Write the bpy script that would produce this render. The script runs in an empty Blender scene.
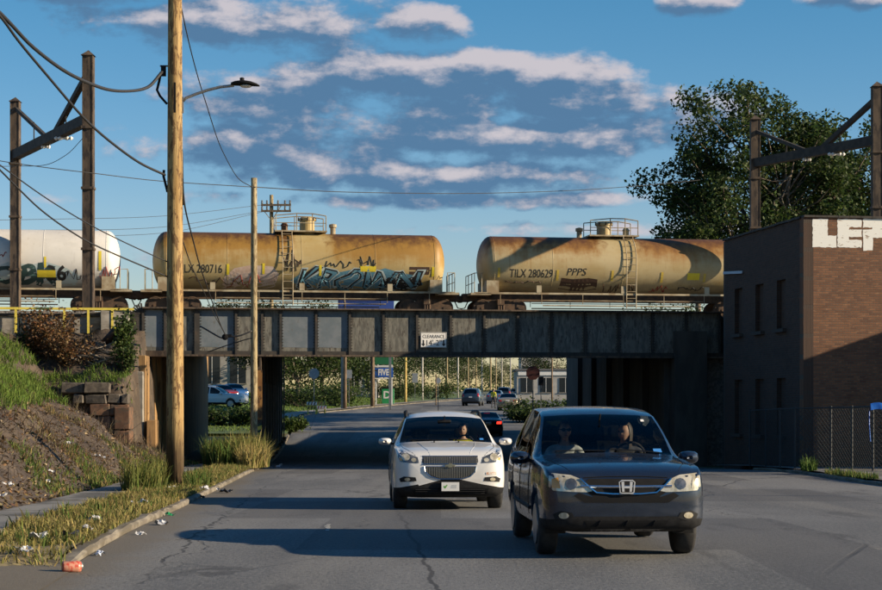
import bpy, bmesh, math, random
import numpy as np
from mathutils import Vector, Matrix, Euler
from mathutils.bvhtree import BVHTree
random.seed(7); RNG = np.random.default_rng(11)
R = math.radians
SC = bpy.context.scene
COL = SC.collection

# ------------------------------------------------------------ camera
FPX, CX, HY, EYE = 1800.0, 441.0, 404.0, 1.7      # photo pixels (882 x 590), horizon row, eye height
cam = bpy.data.cameras.new("camera"); camo = bpy.data.objects.new("camera", cam); COL.objects.link(camo)
camo.location = (0, 0, EYE); camo.rotation_euler = (R(90), 0, 0)
cam.sensor_width = 36.0; cam.lens = FPX / 882 * 36.0
cam.shift_y = (HY - 295) / 882
cam.clip_start = 0.5; cam.clip_end = 9000
SC.camera = camo

def pix(x, y, d):
    return Vector(((x - CX) * d / FPX, d, EYE + (HY - y) * d / FPX))

# ------------------------------------------------------------ light
SUN_TO = Vector((1.0, -0.20, 0.352)).normalized()
sun = bpy.data.lights.new("sun", 'SUN'); suno = bpy.data.objects.new("sun", sun); COL.objects.link(suno)
sun.energy = 5.0; sun.angle = R(0.5); sun.color = (1.0, 0.82, 0.58)
suno.rotation_euler = (-SUN_TO).to_track_quat('-Z', 'Y').to_euler(); suno.location = (60, -20, 60)

SC.view_settings.view_transform = 'Standard'; SC.view_settings.look = 'None'
SC.view_settings.exposure = 0.86; SC.view_settings.gamma = 1.0
SC.render.engine = 'CYCLES'
SC.cycles.use_denoising = True
SC.cycles.max_bounces = 5; SC.cycles.diffuse_bounces = 2; SC.cycles.glossy_bounces = 3; SC.cycles.transparent_max_bounces = 12
SC.cycles.use_adaptive_sampling = True; SC.cycles.adaptive_threshold = 0.02

# ------------------------------------------------------------ node expression helper
class S:
    def __init__(s, nt, sock): s.nt, s.k = nt, sock
    def _m(s, op, o=None, p=None):
        n = s.nt.nodes.new('ShaderNodeMath'); n.operation = op
        s.nt.links.new(s.k, n.inputs[0])
        for i, v in ((1, o), (2, p)):
            if v is None: continue
            if isinstance(v, S): s.nt.links.new(v.k, n.inputs[i])
            else: n.inputs[i].default_value = v
        return S(s.nt, n.outputs[0])
    def __add__(s, o): return s._m('ADD', o)
    def __sub__(s, o): return s._m('SUBTRACT', o)
    def __mul__(s, o): return s._m('MULTIPLY', o)
    def __truediv__(s, o): return s._m('DIVIDE', o)
    def max(s, o): return s._m('MAXIMUM', o)
    def min(s, o): return s._m('MINIMUM', o)
    def sq(s): return s._m('MULTIPLY', s)
    def inv(s): return (s * -1.0) + 1.0
    def sm(s, a, b, lo=0.0, hi=1.0, kind='SMOOTHSTEP'):
        n = s.nt.nodes.new('ShaderNodeMapRange'); n.interpolation_type = kind
        s.nt.links.new(s.k, n.inputs[0])
        for i, v in ((1, a), (2, b), (3, lo), (4, hi)): n.inputs[i].default_value = v
        return S(s.nt, n.outputs[0])

def xyz(nt, x, y, z):
    n = nt.nodes.new('ShaderNodeCombineXYZ')
    for i, v in enumerate((x, y, z)):
        if isinstance(v, S): nt.links.new(v.k, n.inputs[i])
        else: n.inputs[i].default_value = v
    return n.outputs[0]
def sep(nt, sock):
    n = nt.nodes.new('ShaderNodeSeparateXYZ'); nt.links.new(sock, n.inputs[0])
    return [S(nt, o) for o in n.outputs]
def noise(nt, vec, scale=1.0, detail=4.0, rough=0.55, dist=0.0):
    n = nt.nodes.new('ShaderNodeTexNoise')
    n.inputs['Scale'].default_value = scale; n.inputs['Detail'].default_value = detail
    n.inputs['Roughness'].default_value = rough; n.inputs['Distortion'].default_value = dist
    nt.links.new(vec, n.inputs['Vector'])
    return S(nt, n.outputs[0])
def scaled(nt, vec, s):
    n = nt.nodes.new('ShaderNodeVectorMath'); n.operation = 'MULTIPLY'
    nt.links.new(vec, n.inputs[0]); n.inputs[1].default_value = s
    return n.outputs[0]
def mixc(nt, fac, a, b):
    n = nt.nodes.new('ShaderNodeMix'); n.data_type = 'RGBA'
    if isinstance(fac, S): nt.links.new(fac.k, n.inputs[0])
    else: n.inputs[0].default_value = fac
    for i, v in ((6, a), (7, b)):
        if isinstance(v, tuple): n.inputs[i].default_value = (*v, 1)
        else: nt.links.new(v, n.inputs[i])
    return n.outputs[2]

# ------------------------------------------------------------ world: daylight sky with cumulus
world = bpy.data.worlds.new("World"); SC.world = world; world.use_nodes = True
nt = world.node_tree; nt.nodes.clear()
out = nt.nodes.new('ShaderNodeOutputWorld'); bg = nt.nodes.new('ShaderNodeBackground')
sky = nt.nodes.new('ShaderNodeTexSky'); sky.sky_type = 'NISHITA'; sky.sun_disc = False
sky.sun_elevation = math.asin(SUN_TO.z); sky.sun_rotation = math.atan2(SUN_TO.x, SUN_TO.y)
sky.air_density = 1.15; sky.dust_density = 0.0; sky.ozone_density = 2.6; sky.altitude = 100
hsv = nt.nodes.new('ShaderNodeHueSaturation'); hsv.inputs['Saturation'].default_value = 1.36
nt.links.new(mixc(nt, 1.0, sky.outputs[0], sky.outputs[0]), hsv.inputs['Color'])
tc = nt.nodes.new('ShaderNodeTexCoord')
dx, dy, dz = sep(nt, tc.outputs['Generated'])
az = dx._m('ARCTAN2', dy); el = dz._m('ARCSINE')
u = az * FPX; v = el * FPX                       # in photo-pixel sized units of angle
p_uv = xyz(nt, u * 0.0065, v * 0.0125, 0.0)
def field(du, dv):
    """cloud density: fractal noise plus the banks that stand in this sky"""
    pu, pv = u + du, v + dv
    n = noise(nt, xyz(nt, pu * 0.0125, pv * 0.0225, 3.1), 1.0, 6.0, 0.60)
    banks = None
    for cx, cy, rx, ry, a in ((5, 278, 300, 66, .62), (-190, 374, 200, 34, .6), (30, 322, 190, 30, 1.1), (135, 300, 125, 27, 1.0), (-160, 300, 120, 25, 1.0), (70, 266, 250, 30, .95), (-185, 254, 125, 28, .95), (-30, 228, 250, 24, .75),
                              (-195, 374, 165, 27, 1.05), (-22, 374, 62, 22, .95), (252, 393, 44, 17, 1.15), (402, 393, 56, 16, 1.1), (-330, 402, 160, 20, .8), (-60, 203, 330, 10, .5), (250, 172, 330, 10, .45)):
        e = (((pu - cx) * (1 / rx)).sq() + ((pv - cy) * (1 / ry)).sq()).inv().max(-0.9) * a
        banks = e if banks is None else banks.max(e)
    # away from the banks the same kind of broken cumulus goes on
    front = u._m('ABSOLUTE').sm(520, 800)
    rest = noise(nt, xyz(nt, pu * 0.0021, pv * 0.006, 8.4), 1.0, 1.0, 0.5) * 2.2 - 1.35
    base = banks * front.inv() + rest * front
    return base * 0.60 + (n - 0.5) * 1.95 - 0.03
d0 = field(0, 0); d1 = field(9, 15)
alpha = d0.sm(-0.06, 0.36)
rip = noise(nt, xyz(nt, u * 0.006, v * 0.030, 9.0), 1.0, 4.0, 0.6)
lit = ((d0 - d1) * 1.25 + d0 * -0.30 + (rip - 0.5) * 0.9 + 0.16).sm(0.0, 0.66)
ccol = mixc(nt, lit, (0.050, 0.108, 0.190), (0.34, 0.315, 0.335))
haze_low = el.sm(0.0, 0.115)
ccol2 = mixc(nt, haze_low, (0.175, 0.22, 0.32), ccol)
SKYSTR = 0.062
cm = nt.nodes.new('ShaderNodeVectorMath'); cm.operation = 'SCALE'; cm.inputs[3].default_value = 1.0 / SKYSTR
nt.links.new(ccol2, cm.inputs[0])
below = el.sm(-0.02, 0.01)
amask = alpha * below * el.sm(0.0, 0.10, 0.55, 0.94)
tint = nt.nodes.new('ShaderNodeMix'); tint.data_type = 'RGBA'; tint.blend_type = 'MULTIPLY'; tint.inputs[0].default_value = 1.0
nt.links.new(hsv.outputs[0], tint.inputs[6]); nt.links.new(mixc(nt, el.sm(0.02, 0.30), (0.98, 0.94, 1.20), (0.76, 1.00, 1.06)), tint.inputs[7])
fin = mixc(nt, amask, tint.outputs[2], cm.outputs[0])
nt.links.new(fin, bg.inputs[0]); bg.inputs[1].default_value = SKYSTR
nt.links.new(bg.outputs[0], out.inputs[0])

# ------------------------------------------------------------ materials
MATS = {}
def new_mat(name):
    m = bpy.data.materials.new(name); m.use_nodes = True
    nt = m.node_tree; b = nt.nodes['Principled BSDF']
    MATS[name] = m
    return m, nt, b
def coords(nt, kind='Object'):
    return nt.nodes.new('ShaderNodeTexCoord').outputs[kind]
def bump(nt, b, h, strength=0.3, dist=0.02):
    n = nt.nodes.new('ShaderNodeBump'); n.inputs['Strength'].default_value = strength; n.inputs['Distance'].default_value = dist
    nt.links.new(h.k, n.inputs['Height']); nt.links.new(n.outputs[0], b.inputs['Normal'])
def mat(name, c1, c2=None, scale=(3, 3, 3), lo=0.38, hi=0.62, rough=0.8, metal=0.0, bumpv=0.0, bdist=0.02, c3=None, s3=(1, 1, 1), lo3=.5, hi3=.6,
        coat=0.0, detail=5.0, spec=0.5):
    if name in MATS: return MATS[name]
    m, nt, b = new_mat(name)
    b.inputs['Roughness'].default_value = rough; b.inputs['Metallic'].default_value = metal
    b.inputs['Coat Weight'].default_value = coat; b.inputs['Coat Roughness'].default_value = 0.05
    b.inputs['Specular IOR Level'].default_value = spec
    if c2 is None:
        b.inputs['Base Color'].default_value = (*c1, 1)
    else:
        tc = coords(nt)
        n = noise(nt, scaled(nt, tc, scale), 1.0, detail, 0.6)
        c = mixc(nt, n.sm(lo, hi), c1, c2)
        if c3 is not None:
            n3 = noise(nt, scaled(nt, tc, s3), 1.0, 4.0, 0.6)
            c = mixc(nt, n3.sm(lo3, hi3), c, c3)
        nt.links.new(c, b.inputs['Base Color'])
        if bumpv: bump(nt, b, n, bumpv, bdist)
    return m
def tone_mat(name, rough=0.75, translucent=0.3):
    """foliage: colour comes from each blade or leaf"""
    if name in MATS: return MATS[name]
    m, nt, b = new_mat(name)
    a = nt.nodes.new('ShaderNodeAttribute'); a.attribute_name = 'tone'
    nt.links.new(a.outputs['Color'], b.inputs['Base Color']); b.inputs['Roughness'].default_value = rough
    b.inputs['Specular IOR Level'].default_value = 0.25
    t = nt.nodes.new('ShaderNodeBsdfTranslucent'); nt.links.new(a.outputs['Color'], t.inputs[0])
    mx = nt.nodes.new('ShaderNodeMixShader'); mx.inputs[0].default_value = translucent
    nt.links.new(b.outputs[0], mx.inputs[1]); nt.links.new(t.outputs[0], mx.inputs[2])
    nt.links.new(mx.outputs[0], nt.nodes['Material Output'].inputs[0])
    return m
def glass_mat(name, tint=(0.30, 0.36, 0.36), refl=1.0, rough=0.02):
    if name in MATS: return MATS[name]
    m, nt, b = new_mat(name)
    tr = nt.nodes.new('ShaderNodeBsdfTransparent'); tr.inputs[0].default_value = (*tint, 1)
    gl = nt.nodes.new('ShaderNodeBsdfGlossy'); gl.inputs['Roughness'].default_value = rough
    gl.inputs[0].default_value = (refl, refl, refl, 1)
    fr = nt.nodes.new('ShaderNodeFresnel'); fr.inputs[0].default_value = 1.5
    mx = nt.nodes.new('ShaderNodeMixShader')
    nt.links.new(fr.outputs[0], mx.inputs[0]); nt.links.new(tr.outputs[0], mx.inputs[1]); nt.links.new(gl.outputs[0], mx.inputs[2])
    nt.links.new(mx.outputs[0], nt.nodes['Material Output'].inputs[0])
    return m

# ------------------------------------------------------------ mesh helpers
def link(name, me, m=None, parent=None, smooth=False):
    if m is not None:
        me.materials.clear(); me.materials.append(m if not isinstance(m, str) else MATS[m])
    if smooth: me.polygons.foreach_set('use_smooth', [True] * len(me.polygons))
    o = bpy.data.objects.new(name, me); COL.objects.link(o)
    if parent is not None: o.parent = parent
    return o
def tag(o, label, cat=None, group=None, kind=None):
    if label: o['label'] = label
    if cat: o['category'] = cat
    if group: o['group'] = group
    if kind: o['kind'] = kind
    return o
def empty(name, loc=(0, 0, 0), rz=0.0):
    o = bpy.data.objects.new(name, None); COL.objects.link(o); o.location = loc; o.rotation_euler = (0, 0, rz)
    o.empty_display_size = 0.2
    return o
def copy_tree(o, parent=None):
    c = o.copy(); COL.objects.link(c); c.parent = parent
    for ch in list(o.children): copy_tree(ch, c)
    return c

class MB:
    def __init__(s): s.v, s.f = [], []
    def add(s, vs, fs):
        k = len(s.v); s.v += [tuple(p) for p in vs]; s.f += [tuple(i + k for i in f) for f in fs]; return s
    def box(s, c, size, rz=0.0, M=None):
        hx, hy, hz = size[0] / 2, size[1] / 2, size[2] / 2
        vs = [Vector((x, y, z)) for z in (-hz, hz) for x, y in ((-hx, -hy), (hx, -hy), (hx, hy), (-hx, hy))]
        Mx = M or Matrix.Rotation(rz, 3, 'Z')
        vs = [Mx @ p + Vector(c) for p in vs]
        return s.add(vs, [(3, 2, 1, 0), (4, 5, 6, 7), (0, 1, 5, 4), (1, 2, 6, 5), (2, 3, 7, 6), (3, 0, 4, 7)])
    def beam(s, a, b, w, h, up=(0, 0, 1)):
        a, b = Vector(a), Vector(b); d = (b - a); L = d.length; d.normalize()
        u = Vector(up)
        if abs(d.dot(u)) > .98: u = Vector((0, 1, 0))
        x = d.cross(u).normalized(); z = x.cross(d)
        M = Matrix((x, d, z)).transposed()
        return s.box((a + b) / 2, (w, L, h), M=M)
    def tube(s, pts, r, n=6, cap=True):
        pts = [Vector(p) for p in pts]
        rs = r if isinstance(r, (list, tuple)) else [r] * len(pts)
        k = len(s.v); prev = None
        for i, p in enumerate(pts):
            d = (pts[min(i + 1, len(pts) - 1)] - pts[max(i - 1, 0)]).normalized()
            if prev is None:
                u = Vector((0, 0, 1)) if abs(d.z) < .9 else Vector((1, 0, 0))
                x = d.cross(u).normalized()
            else:
                x = (prev - d * prev.dot(d)).normalized()
            y = d.cross(x); prev = x
            for j in range(n):
                a = 2 * math.pi * j / n
                s.v.append(tuple(p + (x * math.cos(a) + y * math.sin(a)) * rs[i]))
        for i in range(len(pts) - 1):
            for j in range(n):
                s.f.append((k + i * n + j, k + i * n + (j + 1) % n, k + (i + 1) * n + (j + 1) % n, k + (i + 1) * n + j))
        if cap:
            s.f.append(tuple(k + j for j in reversed(range(n)))); e = k + (len(pts) - 1) * n
            s.f.append(tuple(e + j for j in range(n)))
        return s
    def lathe(s, prof, n=24, axis='z', c=(0, 0, 0)):
        """prof: (radius, height) pairs"""
        k = len(s.v)
        for r, h in prof:
            for j in range(n):
                a = 2 * math.pi * j / n; x, y = r * math.cos(a), r * math.sin(a)
                p = {'z': (x, y, h), 'x': (h, x, y), 'y': (y, h, x)}[axis]
                s.v.append((p[0] + c[0], p[1] + c[1], p[2] + c[2]))
        for i in range(len(prof) - 1):
            for j in range(n):
                s.f.append((k + i * n + j, k + i * n + (j + 1) % n, k + (i + 1) * n + (j + 1) % n, k + (i + 1) * n + j))
        s.f.append(tuple(k + j for j in reversed(range(n)))); e = k + (len(prof) - 1) * n
        s.f.append(tuple(e + j for j in range(n)))
        return s
    def prism(s, poly, z0, z1):
        """plan polygon (counter-clockwise); z0, z1 numbers or per-vertex lists"""
        n = len(poly)
        a = z0 if isinstance(z0, (list, tuple)) else [z0] * n; b = z1 if isinstance(z1, (list, tuple)) else [z1] * n
        vs = [(p[0], p[1], a[i]) for i, p in enumerate(poly)] + [(p[0], p[1], b[i]) for i, p in enumerate(poly)]
        fs = [tuple(reversed(range(n))), tuple(range(n, 2 * n))] + [(i, (i + 1) % n, n + (i + 1) % n, n + i) for i in range(n)]
        return s.add(vs, fs)
    def plate(s, poly, o, ux, uz, th):
        """polygon in a vertical plane: origin o, axes ux, uz, thickness th along -normal(ux x uz)"""
        o, ux, uz = Vector(o), Vector(ux).normalized(), Vector(uz).normalized(); nrm = ux.cross(uz)
        n = len(poly)
        vs = [o + ux * a + uz * b for a, b in poly] + [o + ux * a + uz * b - nrm * th for a, b in poly]
        fs = [tuple(range(n)), tuple(reversed(range(n, 2 * n)))] + [(i, n + i, n + (i + 1) % n, (i + 1) % n) for i in range(n)]
        return s.add(vs, fs)
    def mesh(s, name='mesh'):
        me = bpy.data.meshes.new(name); me.from_pydata(s.v, [], s.f); me.update(); return me
    def build(s, name, m, parent=None, smooth=False, bevel=0.0):
        me = s.mesh(name)
        if bevel:
            bm = bmesh.new(); bm.from_mesh(me)
            bmesh.ops.bevel(bm, geom=bm.edges[:], offset=bevel, segments=1, affect='EDGES', clamp_overlap=True)
            bm.to_mesh(me); bm.free()
        return link(name, me, m, parent, smooth)
def np_mesh(name, verts, faces, tone=None):
    """verts (n,3), faces (m,k) all the same k"""
    me = bpy.data.meshes.new(name); verts = np.asarray(verts, np.float32); faces = np.asarray(faces, np.int32)
    me.vertices.add(len(verts)); me.vertices.foreach_set('co', verts.ravel())
    m, k = faces.shape
    me.loops.add(m * k); me.loops.foreach_set('vertex_index', faces.ravel())
    me.polygons.add(m); me.polygons.foreach_set('loop_start', np.arange(0, m * k, k, dtype=np.int32))
    me.polygons.foreach_set('loop_total', np.full(m, k, np.int32))
    if tone is not None:
        a = me.color_attributes.new('tone', 'FLOAT_COLOR', 'POINT')
        c = np.ones((len(verts), 4), np.float32); c[:, :3] = tone
        a.data.foreach_set('color', c.ravel())
    me.update(calc_edges=True); me.validate()
    return me
def text_mesh(s, size=1.0, offset=0.0, shear=0.0, spacing=1.0, xs=1.0, align='CENTER'):
    cu = bpy.data.curves.new('lettering', 'FONT'); cu.body = s; cu.size = size; cu.offset = offset; cu.shear = shear
    cu.space_character = spacing; cu.align_x = align; cu.align_y = 'CENTER'; cu.resolution_u = 3
    o = bpy.data.objects.new('lettering', cu); COL.objects.link(o)
    dg = bpy.context.evaluated_depsgraph_get(); dg.update()
    me = bpy.data.meshes.new_from_object(o.evaluated_get(dg))
    bpy.data.objects.remove(o); bpy.data.curves.remove(cu)
    for vtx in me.vertices: vtx.co.x *= xs
    return me
def place_text(name, s, m, o, ux, uz, size, parent=None, th=0.004, **kw):
    """flat lettering standing in a plane through o"""
    me = text_mesh(s, size, **kw)
    ux, uz = Vector(ux).normalized(), Vector(uz).normalized()
    for vtx in me.vertices: vtx.co = Vector(o) + ux * vtx.co.x + uz * vtx.co.y
    return link(name, me, m, parent)
def pchip(xk, yk, x):
    xk, yk, x = map(lambda a: np.asarray(a, float), (xk, yk, x))
    h = np.diff(xk); dl = np.diff(yk) / h; d = np.zeros_like(yk)
    for i in range(1, len(xk) - 1):
        if dl[i - 1] * dl[i] > 0:
            w1, w2 = 2 * h[i] + h[i - 1], h[i] + 2 * h[i - 1]
            d[i] = (w1 + w2) / (w1 / dl[i - 1] + w2 / dl[i])
    d[0], d[-1] = dl[0], dl[-1]
    i = np.clip(np.searchsorted(xk, x) - 1, 0, len(h) - 1)
    t = (x - xk[i]) / h[i]; t = np.clip(t, 0, 1)
    return ((2*t**3-3*t**2+1)*yk[i] + (t**3-2*t**2+t)*h[i]*d[i] + (-2*t**3+3*t**2)*yk[i+1] + (t**3-t**2)*h[i]*d[i+1])
def sstep(a, b, x):
    t = np.clip((np.asarray(x, float) - a) / (b - a), 0, 1); return t * t * (3 - 2 * t)

# ------------------------------------------------------------ lie of the land
_ZG = np.array([(-60, 0), (22, 0), (32, -.15), (45, -.33), (60, -.53), (70, -.72), (80, -.78), (92, -.6), (105, -.1), (118, .5), (130, .9), (150, 1.2),
                (170, 1.5), (185, 1.7), (230, 2.2), (300, 3), (500, 4.5), (1000, 9), (4000, 24)])
_XL = np.array([(-60, .60), (18.1, -3.85), (60, -6.23), (105, -8.8), (125, -9.8), (150, -7.6), (185, -3.1), (230, 2.4), (300, 8), (500, 22), (1000, 55), (4000, 250)])
_XR = np.array([(-60, 11.6), (44, 10.9), (57, 11.2), (63, 10.6), (70, 9.0), (104, 6.9), (125, 6.6), (146, 8.6), (185, 12.5), (230, 17), (300, 22), (500, 36), (1000, 69), (4000, 264)])
def zg(y): return pchip(_ZG[:, 0], _ZG[:, 1], y)
def xl(y): return pchip(_XL[:, 0], _XL[:, 1], y)
def xr(y): return pchip(_XR[:, 0], _XR[:, 1], y)
def z1(y): return float(zg([y])[0])
def x1(y): return float(xl([y])[0])
def xr1(y): return float(xr([y])[0])
def bridge_y(x): return 70.5 + 0.155 * x
def on_road(x_px, d): return Vector(((x_px - CX) * d / FPX, d, z1(d)))
TRK = Vector((0.9882, 0.1532, 0)).normalized()     # direction of bridge and tracks
TRKN = Vector((TRK.y, -TRK.x, 0))                   # towards the camera side
TRK_RZ = math.atan2(TRK.y, TRK.x)
# ------------------------------------------------------------ surface materials
def asphalt_mat():
    m, nt, b = new_mat('asphalt')
    tc = coords(nt); x, y, z = sep(nt, tc)
    big = noise(nt, scaled(nt, tc, (.35, .10, 1)), 1, 5, .6)
    fine = noise(nt, scaled(nt, tc, (26, 9, 1)), 1, 4, .7)
    grit = noise(nt, scaled(nt, tc, (70, 40, 1)), 1, 2, .7)
    lanes = noise(nt, scaled(nt, tc, (.75, .012, 1)), 1, 3, .5)
    c = mixc(nt, big.sm(.32, .68), (.092, .095, .098), (.160, .162, .163))
    c = mixc(nt, lanes.sm(.52, .66) * .55, c, (.185, .180, .168))
    c = mixc(nt, fine.sm(.50, .68) * .6, c, (.215, .21, .20))
    c = mixc(nt, fine.sm(.48, .34) * .6, c, (.045, .045, .047))
    c = mixc(nt, grit.sm(.55, .75) * .6, c, (.04, .04, .042))
    oil = noise(nt, scaled(nt, tc, (1.1, .22, 1)), 1, 5, .65)
    c = mixc(nt, oil.sm(.57, .68) * .55, c, (.05, .05, .052))
    # tan grit washed onto the right of the junction
    st = noise(nt, scaled(nt, tc, (.55, .16, 1)), 1, 6, .65) * x.sm(1.5, 5.5) * y.sm(34, 20)
    c = mixc(nt, st.sm(.46, .62) * .55, c, (.27, .215, .13))
    # patched trenches and cracks
    vor = nt.nodes.new('ShaderNodeTexVoronoi'); vor.feature = 'DISTANCE_TO_EDGE'
    warp = noise(nt, scaled(nt, tc, (.9, .9, 1)), 1, 4, .6)
    nt.links.new(xyz(nt, x * .28 + warp * .55, y * .075 + warp * .4, 0.0), vor.inputs['Vector']); vor.inputs['Scale'].default_value = 1.0
    crack = S(nt, vor.outputs['Distance']).sm(.009, .002) * big.sm(.38, .6)
    seam = ((x + y * .05 - .79) + (warp - .5) * .22)._m('ABSOLUTE').sm(.035, .012) * y.sm(34, 26)
    seam2 = ((x + y * .055 + 1.9) + (warp - .5) * .5)._m('ABSOLUTE').sm(.03, .010) * big.sm(.42, .52)
    c = mixc(nt, (crack + seam + seam2).min(1.0) * .8, c, (.026, .026, .028))
    patch = noise(nt, xyz(nt, x._m('SNAP', 1.7) * 1.3, y._m('SNAP', 7.0) * .37, 2.0), 1, 0, .5)
    c = mixc(nt, patch.sm(.56, .565) * .5, c, (.058, .058, .062))
    gut = (x + y * .057 + 2.72)                     # metres out from the left kerb: washed-in dirt
    c = mixc(nt, (gut * -1.0 + (big - .5) * 1.6 + (warp - .5) * .9).sm(-.75, -.05) * y.sm(70, 60) * .75, c, (.135, .112, .078))
    nt.links.new(c, b.inputs['Base Color']); b.inputs['Roughness'].default_value = .82
    b.inputs['Specular IOR Level'].default_value = .35
    bump(nt, b, fine * .6 + grit * .6 - crack, .5, .012)
    return m
asphalt_mat()
mat('concrete', (.19, .175, .15), (.27, .25, .22), (2, 2, 2), bumpv=.3, c3=(.13, .115, .095), s3=(.8, .8, 2.2), lo3=.5, hi3=.66)
mat('kerb_stone', (.13, .11, .085), (.21, .185, .145), (5, 1.6, 5), bumpv=.5, c3=(.10, .085, .06), s3=(4, 1.1, 4), lo3=.45, hi3=.6)
mat('walk_slab', (.145, .14, .13), (.21, .20, .185), (1.6, .7, 1.6), bumpv=.25, c3=(.09, .085, .075), s3=(.8, .3, .8))
mat('earth', (.046, .032, .022), (.088, .064, .043), (1.1, 1.1, 1.1), bumpv=.9, bdist=.12, c3=(.045, .034, .026), s3=(4.5, 4.5, 4.5), lo3=.5, hi3=.62)
mat('verge_soil', (.16, .125, .065), (.22, .18, .09), (2.5, 2.5, 2.5), bumpv=.6, bdist=.05, c3=(.10, .085, .05), s3=(6, 6, 6))
mat('lawn_soil', (.05, .085, .02), (.085, .125, .03), (.6, .6, .6), bumpv=.6, bdist=.05)
mat('far_ground', (.07, .085, .035), (.13, .12, .07), (.05, .05, .05))
mat('ballast_gravel', (.12, .11, .10), (.22, .20, .18), (9, 9, 9), bumpv=.8, bdist=.05)
mat('rust_steel', (.062, .044, .031), (.105, .074, .050), (3, 3, 1.2), rough=.85, bumpv=.2, c3=(.035, .025, .02), s3=(6, 6, 2))
mat('girder_grey', (.085, .083, .072), (.155, .148, .125), (7, 7, 2.2), rough=.75, c3=(.052, .044, .036), s3=(14, 14, 3.0), lo3=.52, hi3=.66)
mat('girder_blue', (.10, .125, .145), (.135, .155, .175), (2, 2, 2), rough=.7, c3=(.10, .10, .095), s3=(9, 9, 4), lo3=.58, hi3=.72)
mat('girder_dark', (.022, .020, .018), (.040, .033, .027), (4, 4, 4), rough=.8, c3=(.07, .04, .022), s3=(5, 5, 3), lo3=.60, hi3=.70)
mat('black_steel', (.022, .020, .018), (.045, .038, .032), (3, 3, 3), rough=.85)
mat('stained_abutment', (.24, .135, .052), (.33, .20, .085), (2.0, 2.0, .45), bumpv=.3, c3=(.13, .075, .035), s3=(3.5, 3.5, .5), lo3=.5, hi3=.64)
mat('brownstone', (.10, .052, .031), (.165, .09, .052), (3, 3, 3), bumpv=.5, c3=(.085, .06, .042), s3=(5, 5, 5))
mat('yellow_paint', (.55, .44, .055), (.62, .50, .08), (5, 5, 5), rough=.6, c3=(.28, .18, .07), s3=(8, 8, 8), lo3=.60, hi3=.70)
mat('white_paint', (.66, .64, .60), (.74, .72, .68), (6, 6, 6), rough=.6)
mat('black_paint', (.010, .010, .011), rough=.7, spec=.15)
mat('road_paint', (.42, .41, .38), (.22, .22, .21), (9, 9, 1), lo=.45, hi=.6)

# ------------------------------------------------------------ ground, road, pavements
def sheet(name, ys, fa, fb, nx, zf, m, smooth=True, xs=None):
    ys = np.asarray(ys, float); a, b = fa(ys), fb(ys)
    t = np.linspace(0, 1, nx) if xs is None else xs
    X = a[:, None] * (1 - t)[None] + b[:, None] * t[None]; Y = np.repeat(ys[:, None], len(t), 1)
    Z = zf(X, Y); n, k = X.shape
    idx = np.arange(n * k).reshape(n, k)
    F = np.stack([idx[:-1, :-1], idx[:-1, 1:], idx[1:, 1:], idx[1:, :-1]], -1).reshape(-1, 4)
    me = np_mesh(name, np.stack([X, Y, Z], -1).reshape(-1, 3), F)
    return link(name, me, m, None, smooth)
def flat(v): return lambda y: np.full_like(np.asarray(y, float), v)
def ZG(X, Y, dz=0.0): return zg(Y.ravel()).reshape(Y.shape) + dz
Ys = np.concatenate([np.arange(-30, 60, 2.0), np.arange(60, 140, 2.0), np.arange(140, 320, 6.0), np.geomspace(320, 3900, 30)])
g = sheet('ground', Ys, flat(-2500), flat(2500), 9, lambda X, Y: ZG(X, Y, -.06), 'far_ground'); g['kind'] = 'structure'
rd = sheet('road', Ys, lambda y: xl(y) + .02, lambda y: xr(y) - .02, 12, lambda X, Y: ZG(X, Y, 0), 'asphalt'); rd['kind'] = 'structure'

def kerb(name, fx, sgn, y0, y1, step=1.5, h=.085, w=.16):
    ys = np.arange(y0, y1 + .01, step); mb = MB(); x = fx(ys); z = zg(ys)
    for i in range(len(ys)):
        j = .012 * math.sin(i * 2.3) + random.uniform(-.012, .010)
        q_ = min(1.0, .02 + .6 * i * step) if y0 > 0 and y0 < 30 else 1.0
        for dx_, dz_ in ((0, -.1), (0, (h - .03 + j) * q_), (.03, (h + j) * q_), (w, (h + j) * q_), (w, -.1)):
            mb.v.append((x[i] + sgn * dx_, ys[i], z[i] + dz_))
    for i in range(len(ys) - 1):
        for j in range(4):
            q = (i * 5 + j, (i + 1) * 5 + j, (i + 1) * 5 + j + 1, i * 5 + j + 1)
            mb.f.append(q if sgn > 0 else q[::-1])
    o = mb.build(name, 'kerb_stone'); o['kind'] = 'structure'; return o
kerb('kerb', xl, -1, 18.6, 104, .5)
apron = sheet('driveway', np.arange(-10, 19.3, .6), lambda y: xl(y) - 30, lambda y: xl(y) + .1, 12, lambda X, Y: ZG(X, Y, .008) + .08 * sstep(.3, 3, xl(Y.ravel()).reshape(Y.shape) - X), 'asphalt'); apron['kind'] = 'structure'
kerb('kerb', xl, -1, 108, 300, 4)
kerb('kerb', xr, 1, -10, 62)
kerb('kerb', xr, 1, 108, 300, 4)

SW0, SW1 = 1.38, 2.36        # pavement: distance left of the kerb face
def verge_z(X, Y):
    t = (xl(Y.ravel()).reshape(Y.shape) - X)
    n = .035 * np.sin(Y * 2.1 + X * 3) + .02 * np.sin(Y * 5.3 - X * 7)
    return ZG(X, Y, -.06) + .16 * sstep(17.9, 19.4, Y + .3 * np.sin(X * 5)) + n * sstep(.15, .5, t) * sstep(18.6, 20, Y)
yv = np.arange(17.9, 68.6, .35)
o = sheet('verge', yv, lambda y: xl(y) - SW0 - .04, lambda y: xl(y) - .15, 8, verge_z, 'verge_soil'); o['kind'] = 'structure'
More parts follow.
